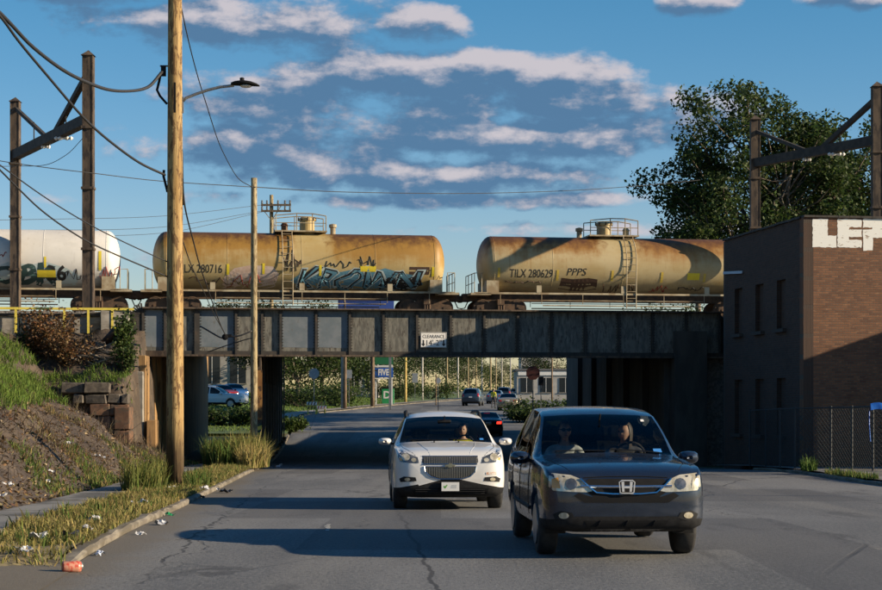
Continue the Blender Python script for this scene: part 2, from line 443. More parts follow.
# pavement slabs
side = tag(empty('sidewalk'), None, kind='structure')
y = 18.6
while y < 67.5:
    a, b = x1(y) - SW1, x1(y) - SW0; a2, b2 = x1(y + 1.48) - SW1, x1(y + 1.48) - SW0
    t = random.uniform(-.008, .008); z0, z2 = z1(y) + .135 + t, z1(y + 1.48) + .135 + t
    MB().prism([(a, y), (b, y), (b2, y + 1.48), (a2, y + 1.48)], [z0 - .12, z0 - .12, z2 - .12, z2 - .12], [z0, z0, z2, z2]).build('slab', 'walk_slab', side)
    y += 1.5
# a worn dash of lane paint
p_ = on_road(331, 24.8)
md = MB(); 
for k in range(5):
    y_ = 24.3 + k * .34; x_ = -1.55 - .055 * k * .34 + random.uniform(-.015, .015); w_ = .05 * random.uniform(.5, 1.0)
    md.add([(x_ - w_, y_, z1(y_) + .004), (x_ + w_, y_ + .02, z1(y_) + .004), (x_ + w_ * .8, y_ + .30, z1(y_ + .3) + .004), (x_ - w_ * .9, y_ + .27, z1(y_ + .27) + .004)], [(0, 1, 2, 3)])
o = md.build('lane_marking', 'road_paint'); o['kind'] = 'structure'
# right-hand pavement in front of the fence
o = sheet('sidewalk', np.arange(-10, 67.5, 1.5), lambda y: xr(y) + .15, lambda y: xr(y) + 26, 10, lambda X, Y: ZG(X, Y, .125), 'walk_slab'); o['kind'] = 'structure'

# ------------------------------------------------------------ hillside
def hill_z(X, Y):
    X, Y = np.asarray(X, float), np.asarray(Y, float)
    base = zg(Y.ravel()).reshape(Y.shape) + .10
    t = np.maximum(xl(Y.ravel()).reshape(Y.shape) - SW1 - X, 0)
    fac = 1 - .52 * sstep(52, 63, Y) * sstep(-15.5, -12.0, X)
    rise = .66 * t * fac * sstep(-.2, 1.3, t) ** .5
    lump = (.12 * np.sin(X * 1.7 + Y * .6) + .10 * np.sin(Y * 1.3 - X * .8) + .06 * np.sin(X * 4.1 + Y * 3.3) + .04 * np.sin(Y * 7.1 - X * 5.2)) * sstep(0.2, 2, t)
    front = base + rise + lump
    ter = 2.35 + (Y - 63.9) / 4.2 * 2.0 + .10 * np.sin(X * 2.2 + Y * 1.9) + .08 * np.sin(X * 5 - Y * 3)
    back = np.maximum(front, ter)
    ter2 = front + (back - front) * sstep(63.45, 63.8, Y) * (1 - sstep(-11.25, -10.95, X))
    # a grass step lower down, as a path worn across the bank
    out_ = np.minimum(ter2, 4.55 + .08 * np.sin(X * 1.1 + Y * .7))
    return out_
yh = np.concatenate([np.arange(8, 62, .45), np.arange(62, 69.4, .2)])
txs = np.linspace(0, 1, 90) ** 1.5
hill = sheet('hillside', yh, lambda y: xl(y) - SW1 + .05, lambda y: np.minimum(xl(y) - 24, -34), 90, hill_z, 'earth', xs=txs); hill['kind'] = 'structure'
for p in hill.data.polygons: p.flip() if hasattr(p, 'flip') else None

# ------------------------------------------------------------ lawn and lot beyond the underpass
def lawn_z(X, Y):
    t = xl(Y.ravel()).reshape(Y.shape) - X
    return ZG(X, Y, .11) + np.minimum(1.05, .075 * np.maximum(t - 2.2, 0)) * sstep(106, 125, Y)
o = sheet('lawn', np.arange(104.5, 300, 3.0), lambda y: xl(y) - 90, lambda y: xl(y) - .15, 40, lawn_z, 'lawn_soil', xs=1 - np.linspace(1, 0, 40) ** 2); o['kind'] = 'structure'
o = sheet('footpath', np.arange(112, 300, 3.0), lambda y: xl(y) - 1.6, lambda y: xl(y) - .17, 3, lambda X, Y: ZG(X, Y, .135), 'concrete'); o['kind'] = 'structure'
o = sheet('right_bank', np.arange(104.5, 320, 4.0), lambda y: xr(y) + .15, lambda y: xr(y) + 60, 6, lambda X, Y: ZG(X, Y, .12), 'lawn_soil'); o['kind'] = 'structure'

# ------------------------------------------------------------ railway embankments (earth behind the walls)
TOPZ = 5.25
mb = MB().prism([(-200, bridge_y(-200) + .6), (-11.75, bridge_y(-11.75) + .6), (-13.4, 101.0), (-200, 72)], -3, TOPZ)
e1 = mb.build('embankment', 'ballast_gravel'); e1['kind'] = 'structure'
mb = MB().prism([(9.6, bridge_y(9.6) + .6), (220, bridge_y(220) + .6), (220, 140), (7.6, 104.5)], -3, TOPZ)
e2 = mb.build('embankment', 'ballast_gravel'); e2['kind'] = 'structure'

# ------------------------------------------------------------ bridge
GB, GT = 3.54, 5.39          # bottom and top of the fascia girder
bridge = tag(empty('railway_bridge', (0, 0, 0)), 'weathered steel girder railway bridge spanning the road', 'bridge')
def gx(px):                  # photo column -> x where the girder face is
    k = (px - CX) / FPX; return k * 70.5 / (1 - .155 * k)
def gp(x, z, off=0.0):       # a point on the girder face
    return Vector((x, bridge_y(x), z)) + TRKN * off
stiff = [143, 165, 197, 236, 262, 280.5] + [316 + 33.6 * i for i in range(13)]
xs_ = [gx(134.5)] + [gx(p) for p in stiff]
blue_panels = {1, 3, 6, 7}
for i in range(len(xs_) - 1):
    a, b = xs_[i], xs_[i + 1]
    nm = 'girder_blue' if i in blue_panels else 'girder_grey'
    mb = MB()
    if i == 0:
        pts = [(a, GB + .05)] + [(b, GB + .05), (b, GT - .05)] + [(a + .30 - .30 * math.sin(t), GT - .35 + .30 * math.cos(t)) for t in np.linspace(0, math.pi / 2, 7)]
    else:
        pts = [(a, GB + .05), (b, GB + .05), (b, GT - .05), (a, GT - .05)]
    k = 1 / TRK.x
    o0 = gp(a, 0, 0)
    mb.plate([((px_ - a) * k, z) for px_, z in pts], o0, TRK, (0, 0, 1), .03)
    mb.build('web_panel', 'girder_grey' if nm == 'girder_blue' else nm, bridge)
    if nm == 'girder_blue':   # a painted-over rectangle on the plate
        w = b - a
        mb = MB().plate([(.07, GB + .36), (w * k - .07, GB + .33), (w * k - .07, GT - .10), (.07, GT - .10)], gp(a, 0, .006), TRK, (0, 0, 1), .005)
        mb.build('painted_patch', 'girder_blue', bridge)
    # stiffener angle and its rivets
    mb = MB(); wide = .20 if i in (2,) else .085
    mb.beam(gp(b, GB + .05, .055), gp(b, GT - .05, .055), wide, .11, up=TRKN)
    st = mb.build('stiffener', 'girder_dark', bridge)
    rv = MB()
    for q in range(14):
        for sgn in (-1, 1):
            c = gp(b + sgn * (wide / 2 + .045), GB + .2 + q * .115, .012)
            rv.box(c, (.035, .03, .035), TRK_RZ)
    rv_o = rv.build('rivet_row', 'girder_dark', bridge); rv_o['kind'] = 'stuff'
# top flange, bottom flange, rounded end
A, B = xs_[0], xs_[-1] + 1
mb = MB().beam(gp(A + .30, GT - .02, .10), gp(B, GT - .02, .10), .36, .06); mb.build('top_flange', 'rust_steel', bridge)
mb = MB().beam(gp(A, GB + .02, .11), gp(B, GB + .02, .11), .40, .07); mb.build('bottom_flange', 'rust_steel', bridge)
mb = MB().beam(gp(A, GB + .12, .04), gp(B, GB + .12, .04), .06, .16); mb.build('flange_angle', 'girder_dark', bridge)
arc = [gp(A + .30 - .30 * math.sin(t), GT - .35 + .33 * math.cos(t), .10) for t in np.linspace(0, math.pi / 2, 8)] + [gp(A, GB + .05, .10)]
mb = MB()
for p, q in zip(arc, arc[1:]): mb.beam(p, q, .36, .05, up=TRKN)
mb.build('end_flange', 'girder_dark', bridge)
# deck and far fascia
def dp(x, off): p = Vector((x, bridge_y(x), 0)) - TRKN * off; return (p.x, p.y)
MB().prism([dp(-13.5, .45), dp(12, .45), dp(8.5, 29), dp(-17.5, 29)], 4.62, 5.2).build('deck', 'black_steel', bridge)
MB().prism([dp(-12.5, .05), dp(12, .05), dp(12, .42), dp(-12.5, .42)], 3.85, 5.15).build('inner_girder', 'black_steel', bridge)
MB().prism([dp(-17.5, 29.05), dp(8.5, 29.05), dp(8.5, 29.4), dp(-17.5, 29.4)], 4.5, 5.9).build('far_girder', 'girder_dark', bridge)
for i in range(9):
    off = 3.2 * (i + .5) + .3
    MB().prism([dp(-13 - off * .06, off), dp(9.8 - off * .05, off), dp(9.8 - off * .05, off + .3), dp(-13 - off * .06, off + .3)], 4.35, 4.6).build('floor_beam', 'black_steel', bridge)
# steel columns along the kerb
def column(y, x, front=False):
    z = z1(y) + .1
    mb = MB().box((x, y, (z + 4.35) / 2), (.10, .42, 4.35 - z)).box((x - .2, y, (z + 4.35) / 2), (.03, .46, 4.35 - z)).box((x + .2, y, (z + 4.35) / 2), (.03, .46, 4.35 - z))
    mb.box((x, y, z + .12), (.62, .62, .24))
    o = mb.build('column', 'black_steel', bridge)
    return o
for i in range(9):
    yy = 71.2 + i * 3.3; xx = x1(yy) - .32
    column(yy, xx)
    if i: pass
mb = MB().beam((x1(71) - .32, 70.8, 4.46), (x1(99) - .32, 99, 4.46), .5, .28); mb.build('cap_beam', 'black_steel', bridge)
mb = MB().beam((x1(74) - .32, 74, 1.0), (x1(98) - .32, 98, 1.0), .12, 3.2); mb.build('pier_wall', 'black_steel', bridge)
# front column: rusty lattice with hazard board
fx, fy = x1(69.6) - .33, 69.25
zb_ = z1(fy) + .1
MB().box((fx - .17, fy, (zb_ + 3.5) / 2), (.07, .20, 3.5 - zb_)).box((fx + .17, fy, (zb_ + 3.5) / 2), (.07, .20, 3.5 - zb_)).build('lattice_post', 'rust_steel', bridge)
mb = MB()
for k in range(9):
    z0 = zb_ + .5 + k * .36
    if z0 + .36 > 3.5: break
    mb.beam((fx - .15, fy - .12, z0), (fx + .15, fy - .12, z0 + .36), .05, .02, up=(0, 1, 0)).beam((fx + .15, fy - .145, z0), (fx - .15, fy - .145, z0 + .36), .05, .02, up=(0, 1, 0))
lat = mb.build('lacing', 'rust_steel', bridge)
MB().box((fx + .10, fy - .175, 2.05), (.30, .02, 1.9)).build('rusted_plate', mat('bright_rust', (.24, .105, .03), (.34, .17, .05), (4, 4, 3), rough=.9, c3=(.09, .045, .02), s3=(6, 6, 4)), bridge)
hb = MB().box((fx + .02, fy - .215, zb_ + 1.02), (.44, .025, .95)).build('hazard_board', 'yellow_paint', bridge)
for k in range(4):
    zc = zb_ + .68 + k * .24
    MB().plate([(-.215, -.06), (.215, .10), (.215, .19), (-.215, .03)], (fx + .02, fy - .235, zc), (1, 0, 0), (0, 0, 1), .004).build('stripe', mat('hazard_green', (.02, .05, .035), rough=.6), hb)

# abutments: left with a rust-stained face, right with shade put into its colour
def abutment(name, pl, z0, z1_, m, label):
    o = tag(empty(name, (pl[0][0], pl[0][1], z0)), label, 'abutment'); o.location = (0, 0, 0); return o
ab = tag(empty('abutment'), 'tall rust-stained concrete abutment under the left end of the bridge', 'abutment')
yy0 = 66.6
pts = []
def face_x(y): return -10.92 - .057 * (y - 66.6)
segs = [(66.6, 67.9, 0.0), (67.9, 69.2, -.10), (69.2, 101, -.18)]
for (a, b, ins) in segs:
    p = [(face_x(a) + ins, a), (face_x(b) + ins, b), (-13.6, b), (-13.6 if a > 67 else -11.7, a)]
    MB().prism(p, -1.2, 3.50 if a < 69 else 4.6).build('pier_block', 'stained_abutment', ab, bevel=.02)
MB().prism([(-11.62, 66.3), (-10.98, 66.3), (-10.98, 66.58), (-11.62, 66.58)], -1.2, 2.9).build('corner_block', 'concrete', ab, bevel=.02)
MB().prism([(-10.84, 66.25), (-10.5, 66.3), (-10.55, 67.2), (-10.84, 67.2)], -1.2, 1.1).build('buttress', 'stained_abutment', ab, bevel=.02)
for q in range(5):
    y_ = 70.5 + q * 2.2
    MB().box((face_x(y_) - .10, y_, 1.9), (.18, .5, 5.2)).build('pilaster', 'stained_abutment', ab, bevel=.01)
MB().box((face_x(69.0) + .02, 69.0, 3.62), (1.4, 1.2, .22)).build('bearing_shelf', 'rust_steel', ab)
# end post of the parapet beside the girder
MB().prism([(-12.9, bridge_y(-12.9) - .35), (-11.85, bridge_y(-11.85) - .25), (-11.85, bridge_y(-11.85) + .55), (-12.9, bridge_y(-12.9) + .5)], 2.3, 5.3).build('end_pier', 'concrete', ab, bevel=.03)
ab2 = tag(empty('abutment'), 'dark concrete abutment wall in deep shade under the right of the bridge', 'abutment')
MB().prism([(9.3, 71.5), (10.6, 71.7), (9.0, 104), (7.25, 104)], -1.2, 4.6).build('wall_face', mat('shaded_concrete', (.035, .032, .028), (.06, .054, .047), (1.5, 1.5, .5), rough=.9, bumpv=.2), ab2)  # near-black base colour paints in the deep shade under the bridge
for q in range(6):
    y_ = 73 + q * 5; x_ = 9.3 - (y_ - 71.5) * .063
    MB().box((x_ - .06, y_, 1.8), (.3, .7, 5.4)).build('pilaster', 'shaded_concrete', ab2)

# clearance sign
sgn_c = gp(gx(433), 0, .13)
zc = EYE + (HY - 340) * sgn_c.y / FPX
cs = tag(empty('clearance_sign', (0, 0, 0)), 'white clearance sign reading 14-2 bolted to the girder', 'sign')
s0 = Vector((sgn_c.x, sgn_c.y, zc))
MB().box(s0, (1.03, .02, .60), TRK_RZ).build('board', 'white_paint', cs, bevel=.004)
mb = MB()
for dxz in ((0, .285, 1.0, .012), (0, -.285, 1.0, .012)): mb.box(s0 + TRKN * .013 + Vector((0, 0, dxz[1])), (dxz[2], .004, dxz[3]), TRK_RZ)
for sx in (-.5, .5): mb.box(s0 + TRKN * .013 + TRK * sx, (.012, .004, .57), TRK_RZ)
mb.build('border', 'black_paint', cs)
place_text('lettering', 'CLEARANCE', 'black_paint', s0 + TRKN * .014 + Vector((0, 0, .13)), TRK, (0, 0, 1), .19, cs, xs=.82)
place_text('lettering', "14'-2\"", 'black_paint', s0 + TRKN * .014 + Vector((0, 0, -.12)), TRK, (0, 0, 1), .31, cs, xs=.9)
for sx in (-.40, .40):
    MB().plate([(0, -.15), (.075, -.05), (.025, -.05), (.025, .10), (-.025, .10), (-.025, -.05), (-.075, -.05)], s0 + TRKN * .015 + TRK * sx + Vector((0, 0, -.10)), TRK, (0, 0, 1), .003).build('arrow', 'black_paint', cs)

# ------------------------------------------------------------ parapet wall and yellow railing on the left
pw = tag(empty('parapet_wall'), 'low grey concrete parapet along the tracks behind the yellow railing', 'wall')
for i in range(11):
    a, b = -12.95 - i * 3.0, -12.95 - (i + 1) * 3.0 + .03
    MB().prism([dp(b, -.05), dp(a, -.05), dp(a, .35), dp(b, .35)], 3.6, 5.02).build('wall_panel', 'concrete', pw, bevel=.02)
MB().prism([dp(-46, -.14), dp(-12.95, -.14), dp(-12.95, .42), dp(-46, .42)], 5.023, 5.12).build('coping', 'girder_dark', pw)
yr = tag(empty('railing'), 'yellow pipe railing on top of the left embankment', 'railing')
for i in range(26):
    x = gx(112.5) - .883 * i
    p = gp(x, 0, .30)
    MB().box((p.x, p.y, 4.83), (.085, .085, .92), TRK_RZ).build('post', 'yellow_paint', yr)
MB().beam(gp(gx(134), 5.30, .30), gp(gx(112.5) - .883 * 25, 5.30, .30), .09, .085).build('top_rail', 'yellow_paint', yr)

mat('weathered_stone', (.075, .062, .05), (.12, .10, .078), (4, 4, 4), bumpv=.6, c3=(.06, .05, .04), s3=(6, 6, 6))
# stone wing wall below the grass ledge
ww = tag(empty('stone_wall'), 'broken brownstone wing wall holding up the grass ledge', 'wall')
def wwp(s, z): return Vector((-11.0 - s, 63.55 + .0 * s, z))
course = -.3
k = 0
while course < 2.2:
    h = random.uniform(.34, .46); s = -.05 - random.uniform(0, .3) if k % 2 else .0
    s = max(s, 0)
    while s < 3.4 - .25 * k:
        w = random.uniform(.38, 1.05)
        if k % 2 and s == 0: w *= .6
        c = wwp(s + w / 2, course + h / 2)
        c.y += random.uniform(-.05, .04)
        if random.random() > .14:
            sb_ = MB().box(c, (w - .03, .5, h - .03), random.uniform(-.03, .03))
            sb_.v = [(a_ + random.uniform(-.035, .035), b_ + random.uniform(-.06, .06), c_ + random.uniform(-.03, .03)) for a_, b_, c_ in sb_.v]
            sb_.build('stone', 'brownstone' if random.random() < .45 else 'weathered_stone', ww, bevel=.03)
        s += w
    course += h; k += 1
for z_, w_ in ((.35, .9), (1.2, .75)):
    MB().box(wwp(.2, z_), (.55, .75, .8)).build('quoin', 'brownstone', ww, bevel=.03)
# ------------------------------------------------------------ tank cars
def tank_mat(name, base, base2, rust, crest, amt, top, pale=(0.0, 1.1)):
    m, nt, b = new_mat(name)
    tc = coords(nt); x, y, z = sep(nt, tc)           # object space: x along the tank, z from its centre line
    streak = noise(nt, scaled(nt, tc, (3.2, 3.2, .28)), 1, 5, .65)
    blot = noise(nt, scaled(nt, tc, (.42, .9, .8)), 1, 5, .6)
    fine = noise(nt, scaled(nt, tc, (9, 9, 5)), 1, 4, .65)
    hgt = z * (1 / 1.4)
    c = mixc(nt, blot.sm(.35, .65), base, base2)
    cover = (hgt + (blot - .5) * 1.5 + (streak - .5) * .9).sm(top - .35, top + .45)
    clean = ((x - pale[0])._m('ABSOLUTE') + (streak - .5) * 1.2).sm(pale[1] * .6, pale[1] * 1.5)
    c = mixc(nt, cover * clean * amt, c, rust)
    cr = (hgt + (streak - .5) * .9 + (blot - .5) * .5 + (fine - .5) * .3).sm(.40, .98)
    c = mixc(nt, cr * clean * min(1, amt * 1.1), c, crest)
    grime = (hgt * -1.0 + (streak - .5) * .9).sm(.45, 1.1)
    c = mixc(nt, grime * .6, c, (.16, .13, .085))
    st2 = noise(nt, scaled(nt, tc, (7, 7, .18)), 1, 3, .6)
    c = mixc(nt, st2.sm(.6, .72) * .35, c, rust)
    nt.links.new(c, b.inputs['Base Color']); b.inputs['Roughness'].default_value = .55
    bump(nt, b, fine, .06, .02)
    return m
tank_mat('tank_ochre', (.43, .335, .16), (.37, .265, .10), (.27, .14, .018), (.085, .035, .010), .95, .02, (.45, .85))
tank_mat('tank_cream', (.41, .33, .18), (.35, .26, .115), (.25, .115, .02), (.10, .04, .012), .95, .28, (-.1, .9))
tank_mat('tank_white', (.66, .64, .60), (.58, .56, .52), (.36, .33, .28), (.60, .58, .55), .25, .6, (0, .4))
mat('car_frame', (.36, .31, .21), (.22, .16, .09), (2, 2, 2), rough=.7)
mat('truck_iron', (.045, .028, .018), (.085, .048, .026), (5, 5, 5), rough=.85)
mat('graf_teal', (.09, .22, .30), rough=.6); mat('graf_black', (.012, .012, .013), rough=.6); mat('graf_pale', (.42, .50, .50), rough=.6)
mat('graf_red', (.28, .045, .03), rough=.6); mat('graf_brown', (.055, .026, .015), rough=.7); mat('graf_pink', (.52, .42, .36), (.46, .33, .26), (2, 2, 2), rough=.6)
mat('sticker_yellow', (.66, .52, .03), rough=.55)
TR, TL, TZC = 1.395, 14.05, 2.60
def wrap(me, x0, z0, lift=.008):
    """lay a flat mesh (x, y) onto the camera side of the tank, centred at x0 along it and z0 above the rail"""
    bm = bmesh.new(); bm.from_mesh(me)
    bmesh.ops.triangulate(bm, faces=bm.faces[:])
    for _ in range(3):
        es = [e for e in bm.edges if e.calc_length() > .22]
        if not es: break
        bmesh.ops.subdivide_edges(bm, edges=es, cuts=1, use_grid_fill=False)
        bmesh.ops.triangulate(bm, faces=bm.faces[:])
    for v_ in bm.verts:
        x, z = v_.co.x + x0, v_.co.y + z0 - TZC
        z = max(-TR + .02, min(TR - .02, z))
        v_.co = (x, -math.sqrt(max(TR * TR - z * z, 0)) - lift, z + TZC)
    bm.to_mesh(me); bm.free(); return me
def blob_mesh(pts):
    me = bpy.data.meshes.new('paint'); me.from_pydata([(a, b, 0) for a, b in pts], [], [tuple(range(len(pts)))]); return me
def scribble(parent, m, x0, z0, w, h, seed, n=26, r=.022):
    rr = random.Random(seed); mb = MB(); pts = []
    for i in range(n):
        t = i / (n - 1)
        pts.append((x0 - w / 2 + w * t + rr.uniform(-.10, .10), z0 + rr.uniform(-h / 2, h / 2)))
    P = []
    for i in range(len(pts) - 1):
        for k in range(3):
            s = k / 3; P.append((pts[i][0] * (1 - s) + pts[i + 1][0] * s, pts[i][1] * (1 - s) + pts[i + 1][1] * s))
    V3 = []
    for x, z in P:
        zz = max(-TR + .05, min(TR - .05, z - TZC)); V3.append((x, -math.sqrt(TR * TR - zz * zz) - .004, zz + TZC))
    mb.tube(V3, r, 4); return mb.build('scribble', m, parent)
def lettering(parent, s, m, x, z, size, lift=.008, **kw):
    return link('lettering', wrap(text_mesh(s, size, **kw), x, z, lift), m, parent)
def tank_car(u0, label, mt, ladder_side, fittings):
    """u0: centre of the car along the track"""
    c = Vector((0, 88, 5.93)) + TRK * u0
    root = tag(empty('tank_car', c, TRK_RZ), label, 'tank car', 'tank cars of the train on the bridge')
    prof = []
    for i in range(9):
        a = math.pi / 2 * i / 8; prof.append((max(TR * math.sin(a), .01), -TL / 2 + .62 * (1 - math.cos(a))))
    for xx in np.linspace(-TL / 2 + .62, TL / 2 - .62, 9)[1:-1]: prof.append((TR, float(xx)))
    for i in range(9):
        a = math.pi / 2 * (1 - i / 8); prof.append((max(TR * math.sin(a), .01), TL / 2 - .62 * (1 - math.cos(a))))
    t = MB().lathe(prof, 64, 'x').build('tank', mt, root, smooth=True); t.location = (0, 0, TZC)
    for xw in (-TL / 2 + .64, -TL / 4, 0, TL / 4, TL / 2 - .64):
        MB().lathe([(TR - .01, xw - .02), (TR + .006, xw - .012), (TR + .006, xw + .012), (TR - .01, xw + .02)], 64, 'x').build('weld_seam', mt, t, smooth=True)
    fr = 'car_frame'
    MB().beam((-TL / 2 - .35, -1.33, 1.13), (TL / 2 + .35, -1.33, 1.13), .09, .09).build('side_sill', fr, root)
    MB().beam((-TL / 2 - .35, 1.33, 1.13), (TL / 2 + .35, 1.33, 1.13), .09, .09).build('side_sill', fr, root)
    MB().beam((-TL / 2 - .75, 0, .98), (TL / 2 + .75, 0, .98), .55, .36).build('centre_sill', 'truck_iron', root)
    mb = MB()
    for s in (-1, 1):
        for k in np.linspace(-TL / 2 + .9, TL / 2 - .9, 7): mb.tube([(k, s * 1.36, .62), (k, s * 1.36, 1.1)], .018, 5)
        mb.tube([(-TL / 2 + 3.0, s * 1.36, .80), (TL / 2 - 3.0, s * 1.36, .80)], .018, 5); mb.tube([(-TL / 2 + 3.0, s * 1.36, .55), (TL / 2 - 3.0, s * 1.36, .55)], .03, 5)
    mb.build('lower_handrail', fr, root)
    for s in (-1, 1):
        for k in (-TL * .30, 0, TL * .30): MB().prism([(k - .12, s * 1.36 - .03), (k + .12, s * 1.36 - .03), (k + .12, s * 1.36 + .03), (k - .12, s * 1.36 + .03)], 1.17, 1.52).build('saddle_plate', 'car_frame', root)
    # bolsters, end platforms, end railings
    for e in (-1, 1):
        xe = e * (TL / 2 + .05)
        MB().box((xe, 0, 1.09), (1.0, 2.75, .10)).build('end_platform', fr, root)
        mb = MB()
        for yy in (-1.25, -.5, .5, 1.25): mb.tube([(xe + e * .30, yy, 1.1), (xe + e * .30, yy, 2.1)], .022, 5)
        mb.tube([(xe + e * .30, -1.25, 2.1), (xe + e * .30, 1.25, 2.1)], .022, 5); mb.tube([(xe + e * .30, -1.25, 1.65), (xe + e * .30, 1.25, 1.65)], .018, 5)
        mb.tube([(xe + e * .30, -1.25, 2.1), (xe - e * .05, -1.27, 2.1), (xe - e * .05, -1.27, 1.1)], .022, 5)
        mb.build('end_railing', fr, root)
        MB().prism([(xe - e * .9, -1.25), (xe - e * .3, -1.25), (xe - e * .3, 1.25), (xe - e * .9, 1.25)][::e], 1.14, 1.75).build('cradle', 'car_frame', root)
        MB().box((e * (TL / 2 + .62), 0, .90), (.5, .30, .28)).box((e * (TL / 2 + .86), .06, .90), (.16, .40, .34)).build('coupler', 'truck_iron', root, bevel=.03)
        MB().tube([(e * (TL / 2 + .5), -.25, .8), (e * (TL / 2 + .66), -.27, .45), (e * (TL / 2 + .86), -.25, .42)], .03, 6).build('air_hose', 'black_paint', root)
        # truck
        tx = e * 6.05
        tk = MB()
        for s in (-1, 1):
            yy = s * .98
            tk.plate([(-1.15, .36), (-1.15, .56), (-.75, .62), (-.42, .80), (.42, .80), (.75, .62), (1.15, .56), (1.15, .36), (.80, .38), (.42, .24), (-.42, .24), (-.80, .38)],
                     (tx, yy + .06, 0), (1, 0, 0), (0, 0, 1), .12)
            for k in (-.12, .0, .12): tk.lathe([(.06, .30), (.06, .62)], 8, 'z', (tx + k, yy - .09 * 1, 0))
        tk.box((tx, 0, .70), (.34, 2.3, .26))
        tb = tk.build('truck', 'truck_iron', root)
        for wx in (-.88, .88):
            for s in (-1, 1):
                MB().lathe([(.10, -.07), (.36, -.05), (.42, -.065), (.42, .045), (.46, .06), (.46, .075), (.10, .07)], 20, 'y', (tx + wx, s * .80, .42)).build('wheel', 'truck_iron', tb)
            MB().lathe([(.07, -.95), (.07, .95)], 8, 'y', (tx + wx, 0, .42)).build('axle', 'truck_iron', tb)
    # top platform, manway, valves
    px = fittings
    MB().box((px, 0, TZC + TR + .06), (2.5, 1.5, .07)).build('top_platform', fr, root)
    mb = MB()
    for sx in (-1.2, -.2, .55, 1.2):
        for yy in (-.72, .72): mb.tube([(px + sx, yy, TZC + TR + .05), (px + sx, yy, TZC + TR + (.92 if abs(sx) < 1 else .8))], .026, 5)
    for yy in (-.72, .72):
        mb.tube([(px - 1.2, yy, TZC + TR + .8), (px - .2, yy, TZC + TR + .9), (px + .55, yy, TZC + TR + .9), (px + 1.2, yy, TZC + TR + .8)], .026, 5)
        mb.tube([(px - 1.2, yy, TZC + TR + .45), (px + 1.2, yy, TZC + TR + .45)], .02, 5)
    mb.build('top_railing', fr, root)
    mx = px - ladder_side * .35
    man = MB().lathe([(.36, TZC + TR - .1), (.36, TZC + TR + .62), (.41, TZC + TR + .62), (.41, TZC + TR + .72), (.25, TZC + TR + .80), (.05, TZC + TR + .82)], 20, 'z', (mx, 0, 0)).build('manway', mt, root)
    for a in range(8):
        MB().lathe([(.03, TZC + TR + .60), (.03, TZC + TR + .78)], 6, 'z', (mx + .42 * math.cos(a * .785), .42 * math.sin(a * .785), 0)).build('bolt', 'truck_iron', man)
    MB().lathe([(.16, TZC + TR - .05), (.16, TZC + TR + .35), (.20, TZC + TR + .36), (.11, TZC + TR + .5), (.03, TZC + TR + .52)], 12, 'z', (px + ladder_side * .75, -.1, 0)).build('valve', mt, root)
    MB().lathe([(.13, TZC + TR - .05), (.13, TZC + TR + .30), (.19, TZC + TR + .32), (.19, TZC + TR + .46), (.05, TZC + TR + .5)], 12, 'z', (px - ladder_side * 1.6, 0, 0)).build('relief_valve', 'car_frame', root)
    # ladder follows the shell down, then straight to the sill and below
    lx = px + ladder_side * .68
    path = [(-.72, TZC + TR + .1)] + [(-(TR + .10) * math.sin(a), TZC + (TR + .10) * math.cos(a)) for a in np.linspace(.55, 1.75, 9)] + [(-1.40, 1.1), (-1.40, .45)]
    mb = MB()
    for s in (-.24, .24): mb.tube([(lx + s, y_, z_) for y_, z_ in path], .024, 5)
    mb.build('ladder_rail', fr, root)
    for k in range(11):
        zt = .6 + k * .33
        ys_ = np.interp(zt, [q[1] for q in path][::-1], [q[0] for q in path][::-1])
        MB().tube([(lx - .24, ys_, zt), (lx + .24, ys_, zt)], .018, 5).build('rung', fr, root)
    return root
def u_of(px): return (px - CX) * 88 / (FPX * TRK.x - TRK.y / 1 * (px - CX))
t1 = tank_car(-6.9, 'rusty ochre tank car with blue and black graffiti, middle of the train', 'tank_ochre', -1, .0)
t2 = tank_car(8.82, 'cream tank car with rust along its top, partly behind the brick building', 'tank_cream', 1, -.30)
t0 = tank_car(-22.45, 'white tank car at the left with dark block graffiti', 'tank_white', 1, 0)
# markings: x measured along each tank from its centre, z above the rail
def lx(px, u0): return u_of(px) - u0
def tz(py): return EYE + (HY - py) * 86.8 / FPX - 5.93
for tcar, u0, s, px in ((t1, -6.9, 'TILX 280716', 199), (t2, 8.82, 'TILX 280629', 526)):
    lettering(tcar, s, 'graf_black', lx(px, u0), tz(272 if u0 < 0 else 273), .56, xs=.72)
x = lx(357, -6.9); z = tz(282)
link('paint_cloud', wrap(blob_mesh([(-3.1, 0), (-2.7, .28), (-2.2, .18), (-1.7, .52), (-.7, .42), (0, .58), (.8, .42), (1.4, .62), (2.2, .40), (2.9, .30), (3.3, -.1), (2.6, -.42), (1.3, -.36), (.3, -.48), (-.8, -.38), (-1.8, -.5), (-2.5, -.3)]), x - .2, z, .005), 'graf_teal', t1)
def tagged(parent, s, m_, x, z, size, lift, warp=1.0, **kw):
    me = text_mesh(s, size, **kw)
    for v_ in me.vertices:
        a, b_ = v_.co.x, v_.co.y
        v_.co.x = a + warp * (.12 * math.sin(b_ * 5 + a * 1.3) + .06 * math.sin(b_ * 11 + a * 4)); v_.co.y = b_ * (1 + .16 * math.sin(a * 2.1)) + warp * (.08 * math.sin(a * 3.1) + .05 * math.sin(a * 7 + b_ * 3))
    return link('lettering', wrap(me, x, z, lift), m_, parent)
tagged(t1, 'KROWN', 'graf_pale', x - .25, z, 1.35, .010, offset=.075, shear=.35, xs=1.15, spacing=.94)
tagged(t1, 'KROWN', 'graf_black', x - .25, z, 1.35, .013, offset=.035, shear=.35, xs=1.15, spacing=.94)
tagged(t1, 'KROWN', 'graf_teal', x - .22, z - .02, 1.35, .016, offset=-.012, shear=.35, xs=1.15, spacing=.94)
